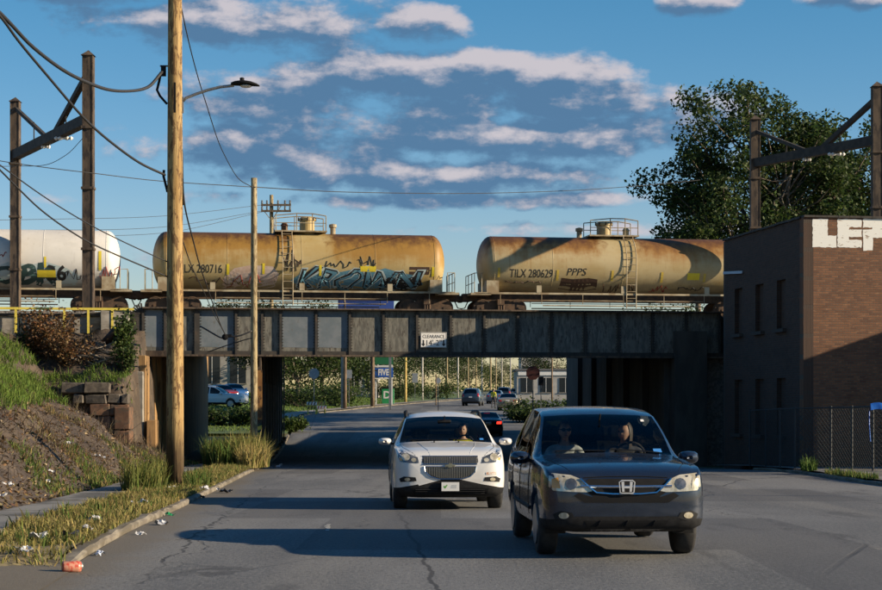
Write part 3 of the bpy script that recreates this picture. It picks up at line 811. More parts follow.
link('paint_smear', wrap(blob_mesh([(-1.1, -.15), (-.6, .25), (.1, .12), (.9, .38), (1.05, -.1), (.2, -.35)]), lx(398, -6.9), tz(283), .011), 'graf_black', t1)
link('paint_patch', wrap(blob_mesh([(-1.2, -.6), (-1.1, .0), (-.6, .45), (.2, .6), (1.2, .55), (1.5, .2), (1.3, -.5), (.4, -.68)]), lx(246, -6.9), tz(280), .004), 'graf_pink', t1)
for (tcar, u0, m_, px, py, w, h, sd, n) in ((t1, -6.9, 'graf_brown', 291, 262, .9, 1.1, 1, 16), (t1, -6.9, 'graf_black', 336, 266, 1.3, .35, 2, 14), (t1, -6.9, 'graf_black', 364, 262, .8, .6, 3, 14),
        (t1, -6.9, 'graf_red', 243, 282, 1.5, .8, 4, 10), (t1, -6.9, 'graf_brown', 215, 283, 2.6, .4, 5, 16),
        (t2, 8.82, 'graf_black', 687, 286, 1.5, .25, 6, 22), (t2, 8.82, 'graf_red', 655, 286, .9, .35, 7, 16), (t2, 8.82, 'graf_brown', 615, 287, 1.6, .5, 8, 24), (t2, 8.82, 'graf_brown', 520, 281, 1.9, .12, 9, 16),
        (t0, -22.45, 'graf_red', 110, 278, .9, .8, 10, 14), (t0, -22.45, 'graf_black', 73, 278, 1.1, .5, 11, 14), (t0, -22.45, 'graf_red', 2, 262, .9, .5, 12, 9)):
    scribble(tcar, m_, lx(px, u0), tz(py), w, h, sd, n)
lettering(t2, 'PPPS', 'graf_black', lx(570, 8.82), tz(271), .5, shear=.2)
link('paint_patch', wrap(blob_mesh([(-.95, -.30), (-.85, .36), (-.3, .30), (.5, .36), (.95, .30), (1.0, -.32), (.4, -.42), (-.4, -.36)]), lx(573, 8.82), tz(284), .006), 'graf_brown', t2)
link('paint_cloud', wrap(blob_mesh([(-2.0, -.55), (-2.1, .2), (-1.2, .6), (-.2, .5), (.6, .62), (1.5, .35), (2.1, .0), (1.8, -.5), (.6, -.62)]), lx(36, -22.45), tz(280), .005), 'graf_pale', t0)
tagged(t0, 'OBK', mat('graf_deep_teal', (.02, .055, .055), rough=.6), lx(27, -22.45), tz(280), 1.15, .009, .6, offset=.05, xs=1.25)
lettering(t0, '26', 'graf_black', lx(58, -22.45), tz(278), .9, .009, offset=.03)
for tcar, u0, pts in ((t1, -6.9, ((365, 270, .75, .26), (227, 272, .12, .5), (262, 271, .12, .5), (318, 272, .12, .5), (429, 272, .12, .45))),
                      (t2, 8.82, ((686, 274, .62, .33), (494, 272, .12, .45), (552, 274, .12, .5), (606, 274, .12, .5), (655, 275, .12, .5), (697, 275, .12, .4))),
                      (t0, -22.45, ((48, 278, .85, .32), (101, 265, .13, .9), (47, 267, .10, .5)))):
    for px, py, w, h in pts:
        link('marking', wrap(blob_mesh([(-w / 2, -h / 2), (w / 2, -h / 2), (w / 2, h / 2), (-w / 2, h / 2)]), lx(px, u0), tz(py), .016), 'sticker_yellow' if w > .3 or tcar is not t2 else mat('faded_yellow', (.50, .36, .06), rough=.6), tcar)
for i in range(3):
    for j in range(2):
        link('stencil', wrap(blob_mesh([(-.16, -.07), (.16, -.07), (.16, .07), (-.16, .07)]), lx(409 + 6.5 * i, -6.9), tz(269 + 4.5 * j), .006), 'graf_brown', t1)
lettering(t1, 'HHH', 'graf_brown', lx(421, -6.9), tz(271), .42)
# rails
mb = MB()
rail_pair = []
for off, m_ in ((-.72, None), (.72, None)):
    c = Vector((0, 88, 5.86)) + TRKN * off
    r_ = MB().beam(c - TRK * 90, c + TRK * 120, .07, .14).build('rail', 'rust_steel'); tag(r_, 'near running rail carrying the tank cars' if off > 0 else 'far running rail carrying the tank cars', 'rail')
mb = MB().prism([(-90, 88 - 90 * .155 - 2.2), (110, 88 + 110 * .155 - 2.2), (110, 88 + 110 * .155 + 2.2), (-90, 88 - 90 * .155 + 2.2)], 5.2, 5.76)
o = mb.build('track_bed', 'ballast_gravel'); o['kind'] = 'structure'

# ------------------------------------------------------------ catenary portals
def portal(label, near, far, zt_n, zt_f, beam_n, beam_f, zb, wn=.40, wf=.40, mid=.5, strut_n=None, strut_f=None):
    root = tag(empty('catenary_portal', (near.x, near.y, zb)), label, 'portal', 'catenary portals over the tracks'); root.location = (0, 0, 0)
    for p, zt_, w in ((near, zt_n, wn), (far, zt_f, wf)):
        mb = MB()
        for s in (-1, 1): mb.box((p.x + s * (w / 2 - .02), p.y, (zb + zt_) / 2), (.04, w, zt_ - zb))
        mb.box((p.x, p.y, (zb + zt_) / 2), (w, .05, zt_ - zb))
        mb.box((p.x, p.y - w / 2 + .03, (zb + zt_) / 2), (w * .98, .03, zt_ - zb))
        po = mb.build('post', 'rust_steel', root)
        MB().add([(p.x - w * .62, p.y - w * .62, zt_), (p.x + w * .62, p.y - w * .62, zt_), (p.x + w * .62, p.y + w * .62, zt_), (p.x - w * .62, p.y + w * .62, zt_), (p.x, p.y, zt_ + w * .55)],
                 [(3, 2, 1, 0), (0, 1, 4), (1, 2, 4), (2, 3, 4), (3, 0, 4)]).build('cap', 'rust_steel', po)
        for k in range(3):
            MB().box((p.x, p.y - .03, zb + (zt_ - zb) * (.3 + .22 * k)), (w + .08, w + .05, .10)).build('band', 'rust_steel', po)
    a, b = Vector((near.x, near.y, beam_n)), Vector((far.x, far.y, beam_f))
    MB().beam(a, b, .36, .42).build('cross_beam', 'black_steel', root)
    m = a.lerp(b, mid)
    MB().beam(Vector((near.x, near.y, strut_n)), m, .2, .22).build('strut', 'black_steel', root)
    MB().beam(Vector((far.x, far.y, strut_f)), m.lerp(b, .12), .14, .16).build('strut', 'black_steel', root)
    for t in (.28, .72):
        q = a.lerp(b, t); top = Vector((near.x, near.y, strut_n)).lerp(m, t / mid) if t < mid else Vector((far.x, far.y, strut_f)).lerp(m, (1 - t) / (1 - mid))
        MB().tube([q, top], .03, 5).build('hanger', 'black_steel', root)
    for t, l in ((mid - .14, .8), (mid + .1, .4)):
        q = a.lerp(b, t) - Vector((0, 0, .3))
        MB().lathe([(.03, -.5 * l), (.09, -.4 * l), (.04, -.3 * l), (.09, -.2 * l), (.04, 0), (.09, .2 * l), (.04, .3 * l), (.09, .4 * l), (.03, .5 * l)], 8, 'x', q).build('insulator', 'white_paint', root)
    return root
nl, fl = pix(88.5, 310, 72.5), pix(15.5, 310, 83.4)
portal('rusty steel catenary portal over the tracks, left of the wooden pole', nl, fl, pix(0, 56, 72.5).z, pix(0, 102, 83.4).z, pix(0, 119, 72.5).z, pix(0, 155, 83.4).z, 4.6,
       .43, .42, .45, pix(0, 72, 72.5).z, pix(0, 108, 83.4).z)
nr, fr_ = pix(877, 310, 79.5), pix(755, 310, 88.15)
portal('rusty steel catenary portal in front of the tree behind the brick building', nr, fr_, pix(0, 87, 79.5).z, pix(0, 120, 88.15).z, pix(0, 140, 79.5).z, pix(0, 163, 88.15).z, 4.6,
       .45, .46, .45, pix(0, 98, 79.5).z, pix(0, 131, 88.15).z)

# ------------------------------------------------------------ utility poles and street lamp
def wood(name, a, b, d):
    m, nt, bb = new_mat(name); tc = coords(nt)
    n = noise(nt, scaled(nt, tc, (14, 14, .55)), 1, 6, .65); n2 = noise(nt, scaled(nt, tc, (9, 9, 2.4)), 1, 6, .7, .6); n3 = noise(nt, scaled(nt, tc, (30, 30, 1.2)), 1, 3, .6)
    c = mixc(nt, n.sm(.35, .66), a, b); c = mixc(nt, n2.sm(.50, .55) * .85, c, d); c = mixc(nt, n3.sm(.6, .68) * .7, c, (d[0] * .5, d[1] * .5, d[2] * .5))
    if name == 'pole_wood':      # creosoted butt
        x_, y_, z_ = sep(nt, tc); c = mixc(nt, (z_ + (n - .5) * 1.2 + (n2 - .5) * 1.0).sm(1.5, .7) * .85, c, (.045, .028, .014))
    nt.links.new(c, bb.inputs['Base Color']); bb.inputs['Roughness'].default_value = .85; bump(nt, bb, n + n3, .5, .02)
wood('pole_wood', (.275, .165, .055), (.38, .265, .115), (.105, .052, .018)); wood('pole_pale', (.27, .215, .115), (.36, .29, .165), (.13, .09, .045))
wood('pole_brown', (.13, .085, .05), (.18, .125, .075), (.07, .045, .03)); wood('pole_yellow', (.46, .33, .09), (.52, .40, .14), (.3, .2, .07)); wood('pole_light', (.42, .40, .36), (.5, .48, .44), (.3, .28, .25))
def pole(label, base, top_z, r0, r1, m, group=None, name='utility_pole', lean=0.0):
    root = tag(empty(name, base), label, 'pole', group)
    H = top_z - base.z; pts = [(lean * t, 0, H * t - (.25 if t == 0 else 0)) for t in np.linspace(0, 1, 8)]
    rs = [r0 + (r1 - r0) * t for t in np.linspace(0, 1, 8)]
    MB().tube(pts, rs, 14).build('shaft', m, root, smooth=True)
    return root
pb = on_road(175, 39); pb.z += .13
p1 = pole('tall weathered wooden utility pole carrying the street lamp', pb, pix(0, -95, 39).z, .195, .14, 'pole_wood')
sl = tag(empty('street_lamp', (0, 0, 0)), 'cobra-head street lamp on a curved arm fixed to the wooden pole', 'street lamp')
P = lambda x, y, d=39: pix(x, y, d)
MB().tube([P(181, 103), P(186, 98), P(196, 94), P(208, 90), P(220, 87), P(234, 85.5)], .032, 8).build('arm', mat('galvanised', (.30, .30, .29), (.22, .22, .21), (9, 9, 9), rough=.45, metal=.6), sl, smooth=True)
MB().beam(P(181.5, 97), P(181.5, 113), .09, .06).build('bracket', 'galvanised', sl)
hd = [(231, 84.2, .05, .04), (235, 83.8, .13, .06), (243, 83.6, .17, .075), (251, 84.2, .17, .06), (257, 85.2, .12, .035), (259.5, 86, .04, .02)]
mb = MB(); k = 0
for xx, yy, w, h in hd:
    c = P(xx, yy)
    for a in range(12):
        t = 2 * math.pi * a / 12; mb.v.append((c.x, c.y + w * math.cos(t), c.z + h * math.sin(t) * (1 if math.sin(t) > 0 else .6)))
for i in range(len(hd) - 1):
    for a in range(12): mb.f.append((i * 12 + a, i * 12 + (a + 1) % 12, (i + 1) * 12 + (a + 1) % 12, (i + 1) * 12 + a))
mb.f.append(tuple(range(12))[::-1]); mb.f.append(tuple(range(60, 72)))
head = mb.build('lamp_head', 'black_paint', sl, smooth=True)
MB().lathe([(.10, 0), (.13, .02), (.09, .05)], 14, 'z', P(246, 87.2)).build('lens', 'white_paint', head)
MB().lathe([(.045, 0), (.05, .09), (.03, .10)], 10, 'z', P(242, 82.2)).build('photocell', 'black_paint', head)
# hardware on the pole
hw = [((176.5, 85), (176.5, 115), .05, .03)]
MB().beam(P(176, 84) + Vector((0, -.19, 0)), P(176, 114) + Vector((0, -.19, 0)), .045, .03).build('ground_strip', 'black_paint', p1).parent = None
bpy.context.view_layer.update()
for o in list(COL.objects):
    if o.name.startswith('ground_strip'): o.parent = p1; o.matrix_parent_inverse = Matrix.Translation(p1.location).inverted()
def worldchild(o, parent):
    o.parent = parent; o.matrix_parent_inverse = Matrix.Translation(parent.location).inverted(); return o
worldchild(MB().tube([P(160, 66), P(182, 66)], .02, 6).build('crossbolt', 'galvanised'), p1)
worldchild(MB().box(P(163.5, 71), (.10, .10, .22)).build('cable_clamp', 'black_paint'), p1)
worldchild(MB().tube([P(167, 104), P(160, 96), P(157, 90), P(159, 82), P(161, 72)], .03, 6).build('cable_loop', 'black_paint'), p1)
worldchild(MB().tube([P(164, 170), P(163.5, 176), P(165.5, 184), P(167.5, 192)], .03, 6).build('cable_loop', 'black_paint'), p1)
worldchild(MB().tube([P(180.5, 170), P(182, 185), P(184, 205)], .03, 6).build('cable_loop', 'black_paint'), p1)
pb2 = on_road(254, 66.2); pb2.z += .1
p2 = pole('slim pale wooden pole in the weed clump before the bridge', pb2, pix(0, 178, 66.2).z, .135, .11, 'pole_pale')
# pole behind the train with cross-arms
pb3 = pix(271.5, 330, 146); pb3.z = 1.5
p3 = pole('distant utility pole with two cross-arms behind the ochre tank car', pb3, pix(0, 195, 146).z, .17, .15, 'pole_pale')
Q = lambda x, y: pix(x, y, 145.7)
for yy in (205, 211):
    worldchild(MB().beam(Q(261, yy), Q(291, yy), .14, .16).build('cross_arm', 'pole_brown'), p3)
    for xx in (262, 267, 278, 285, 290): worldchild(MB().lathe([(.04, 0), (.10, .08), (.05, .16), (.09, .24), (.02, .32)], 8, 'z', Q(xx, yy - 1)).build('insulator', 'galvanised'), p3)
worldchild(MB().beam(Q(272, 220), Q(281, 206), .06, .06).beam(Q(271, 220), Q(264, 211), .06, .06).build('brace', 'pole_pale'), p3)
# lamp standard out of frame to the right whose thin shadow crosses the road
pb4 = Vector((14.2, 36.6, z1(36.6) + .13))
p4 = pole('thin steel parking lot pole beyond the right pavement', pb4, 4.7, .07, .05, 'galvanised', name='lot_pole')

# ------------------------------------------------------------ overhead wires
mat('wire_black', (.02, .02, .022), rough=.6)
def wire(label, pts, r, name='overhead_wire'):
    V3 = [pix(*p) for p in pts]
    # smooth the way between the given points
    n = len(V3); tt = np.linspace(0, n - 1, (n - 1) * 6 + 1); arr = np.array([tuple(p) for p in V3])
    sm = np.stack([pchip(np.arange(n), arr[:, i], tt) for i in range(3)], 1)
    return tag(MB().tube([tuple(p) for p in sm], r, 6).build(name, 'wire_black', smooth=True), label, 'wire')
wire('thick cable bundle sagging from the upper left to the wooden pole', [(-60, -40, 27), (0, 13, 30), (34, 48, 32), (68, 73, 34), (102, 88, 36), (130, 91, 37.5), (148, 87, 38.3), (162, 72, 38.9)], .034)
wire('twisted cable falling from the upper left to the middle of the wooden pole', [(-50, -35, 27), (0, 16, 30), (17, 39, 31), (51, 80, 33), (82, 116, 35), (112, 143, 36.5), (140, 163, 38), (165, 175, 38.9)], .026)
wire('thin wire from above the lamp down to the slim pole top', [(176, -30, 39), (180, 0, 41), (192, 55, 46), (205, 100, 51), (222, 150, 57), (238, 178, 62.5), (252, 187, 66)], .015)
wire('long thin wire across the sky from the slim pole to the tree', [(254, 187, 66), (330, 191.5, 72), (450, 193.5, 80), (560, 191, 90), (660, 184, 104), (700, 180, 110)], .018)
wire('long thin wire from the left edge to the slim pole', [(-60, 150, 60), (20, 164, 61), (83, 172, 62), (160, 181, 64), (252, 187, 66)], .015)
wire('service wire running down from the left edge, the upper one', [(-60, 120, 28), (0, 165, 31), (49, 200, 33.5), (94, 227, 36), (152, 255, 38.4), (168, 262, 39)], .012)
wire('service wire running down from the left edge, the lower one', [(-60, 110, 28), (0, 170, 31), (30, 200, 33), (54, 220, 34.3), (83, 239, 36), (152, 270, 38.4), (168, 277, 39)], .016)
wire('drop wire from the wooden pole to the guy fitting on the girder', [(182, 150, 39), (184, 200, 43), (193, 240, 49), (204, 278, 56), (221, 326, 64), (226, 336, 66)], .02)
wire('second drop wire from the wooden pole to the girder', [(180, 232, 39.2), (190, 262, 45), (203, 290, 53), (217, 320, 62), (226, 336, 66)], .014)
wire('black guy cable from the girder to the slim pole', [(200, 326, 66.8), (222, 338, 66.2), (226, 337, 66), (238, 336, 66), (252, 331, 66.1)], .03)
wire('lower guy cable from the girder to the slim pole', [(208, 352, 66.9), (225, 346, 66.5), (246, 339.5, 66.2), (252, 338, 66.1)], .02)
for i, (ya, yb, yc) in enumerate(((221, 217, 205), (229, 228, 211), (236, 234, 212))):
    wire(('highest', 'middle', 'lowest')[i] + ' of the far wires running left from the distant cross-arm pole', [(-80, ya, 120), (60, yb + 2, 128), (163, yb - 1, 138), (262, yc, 145.5)], .018)
wire('contact wire slung beneath the left catenary portal', [(-40, 168, 78), (20, 166, 80), (45, 165, 79), (66, 155, 77), (84, 137, 74)], .014)
jf = tag(empty('guy_fitting', pix(225, 337, 65.9)), 'small black pulley fitting where the drop wires meet before the girder', 'fitting')
MB().lathe([(.02, -.09), (.10, -.07), (.12, 0), (.10, .07), (.02, .09)], 12, 'y').build('pulley', 'black_paint', jf)
MB().box((.12, 0, .05), (.25, .06, .10)).build('clamp', 'black_paint', jf)

# ------------------------------------------------------------ brick building
def brick_mat(name, c1, c2, mortar, pale):
    m, nt, b = new_mat(name)
    uv = nt.nodes.new('ShaderNodeUVMap').outputs[0]
    br = nt.nodes.new('ShaderNodeTexBrick'); nt.links.new(uv, br.inputs['Vector'])
    br.inputs['Scale'].default_value = 1.0; br.inputs['Brick Width'].default_value = .22; br.inputs['Row Height'].default_value = .078
    br.inputs['Mortar Size'].default_value = .009; br.inputs['Mortar Smooth'].default_value = .2; br.inputs['Bias'].default_value = -.1
    br.inputs['Color1'].default_value = (*c1, 1); br.inputs['Color2'].default_value = (*c2, 1); br.inputs['Mortar'].default_value = (*mortar, 1)
    n = noise(nt, scaled(nt, uv, (.8, 1.6, 1)), 1, 6, .65); n2 = noise(nt, scaled(nt, uv, (4.5, 13, 1)), 1, 2, .5)
    c = mixc(nt, n.sm(.5, .68) * .55, br.outputs['Color'], (c1[0] * .45, c1[1] * .45, c1[2] * .45))
    c = mixc(nt, n2.sm(.60, .72) * .5, c, pale)
    nt.links.new(c, b.inputs['Base Color']); b.inputs['Roughness'].default_value = .9
    bump(nt, b, S(nt, br.outputs['Fac']).inv() + n2 * .5, .7, .012)
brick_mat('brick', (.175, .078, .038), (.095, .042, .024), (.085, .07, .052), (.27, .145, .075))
brick_mat('brick_shaded', (.065, .034, .022), (.042, .024, .017), (.045, .038, .032), (.085, .05, .032))  # darkened copy of brick: the side wall's shade is in its colour
bb_ = tag(empty('brick_building'), 'brown brick building with white block letters painted along its top', 'building')
C0 = Vector((12.10, 60.1, 0)); LD = Vector((-1.30, 8.5, 0)).normalized(); FD = TRK.copy(); LN = Vector((-LD.y, LD.x, 0))
HB = pix(0, 217, 60).z
def wall_uv(name, o, ux, L, z0, z1_, th, inward, m, openings=()):
    """a thick wall, its outer face in metres of u, v; openings are (u0, u1, v0, v1) recesses"""
    us = sorted({0, L, *[q for op in openings for q in op[:2]]}); vs_ = sorted({z0, z1_, *[q for op in openings for q in op[2:]]})
    mb = MB(); uvs = []
    def quad(ps, uv): 
        k = len(mb.v); mb.v += [tuple(p) for p in ps]; mb.f.append((k, k + 1, k + 2, k + 3)); uvs.extend(uv)
    for i in range(len(us) - 1):
        for j in range(len(vs_) - 1):
            a, b, c, d = us[i], us[i + 1], vs_[j], vs_[j + 1]
            rec = any(op[0] <= a and b <= op[1] and op[2] <= c and d <= op[3] for op in openings)
            off = inward * (.16 if rec else 0)
            ps = [o + ux * a + off + Vector((0, 0, c)), o + ux * b + off + Vector((0, 0, c)), o + ux * b + off + Vector((0, 0, d)), o + ux * a + off + Vector((0, 0, d))]
            quad(ps, [(a, c), (b, c), (b, d), (a, d)])
    for op in openings:
        a, b, c, d = op; q = [(a, c), (b, c), (b, d), (a, d)]
        for i in range(4):
            (u0, v0), (u1, v1) = q[i], q[(i + 1) % 4]
            quad([o + ux * u0 + Vector((0, 0, v0)), o + ux * u0 + inward * .16 + Vector((0, 0, v0)), o + ux * u1 + inward * .16 + Vector((0, 0, v1)), o + ux * u1 + Vector((0, 0, v1))],
                 [(u0, v0), (u0 + .1, v0), (u1 + .1, v1), (u1, v1)])
    # back, top and end faces
    bi = inward * th
    for ps in ([o + bi + Vector((0, 0, z0)), o + bi + Vector((0, 0, z1_)), o + ux * L + bi + Vector((0, 0, z1_)), o + ux * L + bi + Vector((0, 0, z0))],
               [o + Vector((0, 0, z1_)), o + ux * L + Vector((0, 0, z1_)), o + ux * L + bi + Vector((0, 0, z1_)), o + bi + Vector((0, 0, z1_))],
               [o + Vector((0, 0, z0)), o + Vector((0, 0, z1_)), o + bi + Vector((0, 0, z1_)), o + bi + Vector((0, 0, z0))],
               [o + ux * L + Vector((0, 0, z0)), o + ux * L + bi + Vector((0, 0, z0)), o + ux * L + bi + Vector((0, 0, z1_)), o + ux * L + Vector((0, 0, z1_))]):
        quad(ps, [(0, 0), (0, 1), (1, 1), (1, 0)])
    me = mb.mesh(name); ul = me.uv_layers.new(name='UVMap')
    for i, uv in enumerate(uvs): ul.data[i].uv = uv
    return link(name, me, m, bb_)
inF = -TRKN; inL = Vector((LD.y, -LD.x, 0))
FL = 11.0
wall_uv('front_wall', C0, FD, FL, -.8, HB, .35, inF, 'brick', [(5.5, 6.6, 3.0, 5.0), (8.2, 9.3, 3.0, 5.0)])
lw = wall_uv('side_wall', C0 + LD * 8.55, -LD, 8.55 - .0, -.8, HB - .02, .35, inL, 'brick_shaded', [(1.2, 2.1, 4.3, 6.0), (3.6, 4.5, 4.3, 6.0), (5.9, 6.8, 4.3, 6.0), (1.2, 2.1, .6, 2.6), (3.6, 4.5, .6, 2.6), (5.9, 6.8, .6, 2.6)])
rb = [C0 + FD * .36 + inF * .36, C0 + FD * (FL - .3) + inF * .36, C0 + FD * (FL - .3) + inF * 8.3, C0 + LD * 8.5 + inL * .36]
MB().prism([(p.x, p.y) for p in rb], HB - .7, HB - .5).build('roof', 'girder_dark', bb_)
e_ = C0 + FD * FL
MB().prism([(e_.x, e_.y), (e_.x + .01, e_.y), (e_.x - 1.2 + .01, e_.y + 8.4), (e_.x - 1.2 - .3, e_.y + 8.4), (e_.x - .3, e_.y + .02)], -.8, HB - .03).build('far_wall', 'brick_shaded', bb_)
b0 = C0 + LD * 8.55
MB().prism([(b0.x, b0.y), (b0.x + FL - .6, b0.y + 1.7), (b0.x + FL - .6, b0.y + 2.0), (b0.x, b0.y + .3)], -.8, HB - .04).build('back_wall', 'brick_shaded', bb_)
MB().prism([(10.86, 68.9), (21.0, 70.6), (21.5, 73.5), (11.42, 72.15)], -.8, HB - .06).build('rear_sun_block', 'brick_shaded', bb_)  # unseen block added to keep sun off the abutment and shade the girder
# coping bricks along the parapet, a little uneven
for i in range(27):
    a = i * .4; z = HB + .035 + random.uniform(-.008, .008)
    c = C0 + FD * (a + .2) + inF * .15
    MB().box((c.x, c.y, z), (.39, .44, .07), TRK_RZ).build('coping_stone', 'girder_dark', bb_)
LRZ = math.atan2(LD.y, LD.x)
for i in range(21):
    c = C0 + LD * (i * .4 + .42) + inL * .15
    MB().box((c.x, c.y, HB + .015 + random.uniform(-.008, .008)), (.39, .44, .07), LRZ).build('coping_stone', 'girder_dark', bb_)
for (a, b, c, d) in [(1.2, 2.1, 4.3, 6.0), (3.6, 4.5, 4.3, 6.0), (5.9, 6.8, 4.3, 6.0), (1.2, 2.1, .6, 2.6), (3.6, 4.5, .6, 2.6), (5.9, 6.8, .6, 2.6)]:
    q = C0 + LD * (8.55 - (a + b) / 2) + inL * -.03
    MB().box((q.x, q.y, c - .06), (b - a + .2, .22, .12), LRZ).build('sill', 'brick_shaded', bb_)
MB().beam(C0 + LD * 8.5 - inL * .06 + Vector((0, 0, pix(0, 272, 68).z)), C0 + LD * 6.3 - inL * .06 + Vector((0, 0, pix(0, 271.5, 66).z)), .05, .10).build('pale_conduit', mat('pale_blue', (.35, .45, .55), rough=.6), bb_)
mb = MB()
# painted letters: white blocks with brick showing through the cut-outs
wl = 'letter_white'
m, nt, b = new_mat(wl)
tcc = coords(nt); nn = noise(nt, scaled(nt, tcc, (5, 5, 14)), 1, 4, .7)
cc = mixc(nt, nn.sm(.60, .66), (.68, .68, .65), (.20, .13, .09)); nt.links.new(cc, b.inputs['Base Color']); b.inputs['Roughness'].default_value = .8
def letters(polys, x0):
    rj = random.Random(4)
    for i, pl in enumerate(polys):
        q = []
        for (a0, b0), (a1, b1) in zip(pl, pl[1:] + pl[:1]):
            n = max(1, int(math.hypot(a1 - a0, b1 - b0) / .075))
            q += [(a0 + (a1 - a0) * k / n + rj.uniform(-.014, .014), b0 + (b1 - b0) * k / n + rj.uniform(-.014, .014)) for k in range(n)]
        pl = q
        MB().plate([(x0 + a, HB - 1.03 + c) for a, c in pl], C0 - inF * .006 + Vector((0, 0, 0)), FD, (0, 0, 1), .004).build('painted_letter', wl, bb_)
s_ = 1 / 30.0
letters([[(.20, .05), (1.03, .03), (1.03, .43), (.73, .43), (.73, 1.0), (.20, .98)],
         [(1.07, .06), (1.92, .04), (1.92, .30), (1.48, .31), (1.48, .40), (1.92, .40), (1.92, .64), (1.48, .65), (1.48, .73), (1.92, .73), (1.92, 1.0), (1.07, 1.0)],
         [(1.97, -.05), (2.32, -.05), (2.32, .38), (2.78, .38), (2.78, -.05), (3.12, -.05), (3.12, 1.02), (1.97, 1.02), (1.97, .72), (2.30, .72), (2.30, .66), (1.97, .66)]], .12)

# neighbouring brick block out of frame to the right; its shadow lies on the lower wall and the fence
nb = tag(empty('neighbour_building', (0, 0, 0)), 'plain brick block next door, beyond the right edge of the picture', 'building')
def plain_wall(nm, poly, z0, z1_, m_): return MB().prism(poly, z0, z1_).build(nm, m_, nb)
plain_wall('wall', [(24.0, 55.4), (38.0, 53.6), (39.0, 66), (24.8, 66)], -.8, 7.25, mat('plain_brick', (.14, .07, .04), (.19, .10, .055), (3, 3, 9), rough=.9, bumpv=.3))
plain_wall('parapet', [(23.9, 55.3), (38.1, 53.5), (39.1, 66.1), (24.7, 66.1)], 7.252, 7.4, 'concrete')
for k in range(4):
    for z_ in (1.9, 5.0):
        wx_ = 25.6 + k * 3.4; wy_ = 55.4 - (wx_ - 24) * .1286 - .03
        w_ = MB().box((wx_, wy_, z_), (1.2, .12, 1.7), -.128).build('window', mat('window_dark', (.02, .025, .03), rough=.15), nb)
        MB().box((wx_, wy_ - .05, z_ - .92), (1.5, .25, .12), -.128).build('sill', 'concrete', w_)
# chain-link fence in the shade before the building
def fence(label, pts, h, group=None):
    root = tag(empty('chain_link_fence'), label, 'fence')
    mg = mat('fence_steel', (.032, .036, .038), rough=.7, metal=.1)
    for i, p in enumerate(pts):
        MB().tube([(p.x, p.y, p.z - .1), (p.x, p.y, p.z + h)], .035, 8).build('post', mg, root)
    for a, b in zip(pts, pts[1:]):
        MB().tube([a + Vector((0, 0, h - .05)), b + Vector((0, 0, h - .05))], .022, 6).build('top_rail', mg, root)
        mb = MB(); L = (b - a).length; n = int(L / .16)
        for k in range(-int(h / .16), n):
            for s in (1, -1):
                u0, u1 = k * .16, k * .16 + h
                za, zb__ = (0, h) if s > 0 else (h, 0)
                ca, cb = max(u0, 0), min(u1, L)
                if ca >= cb: continue
                fa, fb = (ca - u0) / h, (cb - u0) / h
                pa = a.lerp(b, ca / L); pb_ = a.lerp(b, cb / L)
                pa = pa + Vector((0, 0, .05 + (za + (zb__ - za) * fa) * .95)); pb_ = pb_ + Vector((0, 0, .05 + (za + (zb__ - za) * fb) * .95))
                mb.beam(pa, pb_, .008, .008)
        o = mb.build('mesh_panel', mg, root); o['kind'] = 'stuff'
    return root
fz = lambda px, d: Vector(((px - CX) * d / FPX, d, z1(d) + .12))
fence('dark chain-link fence at the foot of the brick building', [fz(750, 63.5), fz(766, 62), fz(780, 60.5), fz(795, 58.7), fz(831, 57.2), fz(852, 56.0), fz(873, 54.5), fz(912, 53.5), fz(950, 53)], 2.0)
bt = tag(empty('tarpaulin', fz(880, 54.0)), 'bright blue tarpaulin slung over the fence corner', 'tarpaulin')
mb = MB(); NX, NZ = 14, 7
for i in range(NX):
    for j in range(NZ):
        t = j / (NZ - 1); a = i / (NX - 1)
        mb.v.append((-.28 + a * 1.6, -.08 + .16 * t + .03 * math.sin(a * 17 + t * 3), 1.84 + .20 * math.sin(t * math.pi) * (1 if True else 0) + .04 * math.sin(a * 11) - .1 * a * t))
for i in range(NX - 1):
    for j in range(NZ - 1): mb.f.append((i * NZ + j, (i + 1) * NZ + j, (i + 1) * NZ + j + 1, i * NZ + j + 1))
mb.build('sheet', mat('blue_tarp', (.015, .10, .42), (.02, .13, .48), (3, 3, 3), rough=.4), bt, smooth=True)
MB().tube([(-.32, 0, 1.82), (-.34, -.08, 1.4), (-.3, -.06, .9)], .015, 5).build('tie_rope', 'blue_tarp', bt)
# ------------------------------------------------------------ vehicles
def paint(name, col, metal=.2, rough=.32, flake=None):
    m, nt, b = new_mat(name)
    tc = coords(nt); dirt = noise(nt, scaled(nt, tc, (2.5, 2.5, 5)), 1, 5, .6); x, y, z = sep(nt, tc)
    d = (dirt.sm(.45, .7) * z.sm(.75, .25)) * (.10 if col[0] < .1 else .45)
    nt.links.new(mixc(nt, d, col, (.16, .14, .11)), b.inputs['Base Color'])
    b.inputs['Metallic'].default_value = metal; b.inputs['Roughness'].default_value = rough
    b.inputs['Coat Weight'].default_value = .8; b.inputs['Coat Roughness'].default_value = .06
    nt.links.new((dirt.sm(.4, .7) * .25 + rough).k, b.inputs['Roughness'])
    return m
paint('paint_slate', (.022, .031, .052), .5, .22); paint('paint_white', (.62, .61, .59), .0, .35); paint('paint_black', (.012, .012, .014), .2, .3)
paint('paint_tan', (.30, .255, .18), .4, .35); paint('paint_navy', (.02, .04, .07), .3, .3); paint('paint_silverblue', (.16, .21, .28), .5, .3)
paint('paint_red', (.28, .02, .015), .1, .3); paint('paint_blue', (.03, .11, .30), .2, .3)
mat('car_plastic', (.013, .013, .014), (.020, .020, .021), (20, 20, 20), rough=.7, spec=.2); mat('tyre_rubber', (.017, .017, .018), (.03, .029, .028), (9, 9, 9), rough=.85)
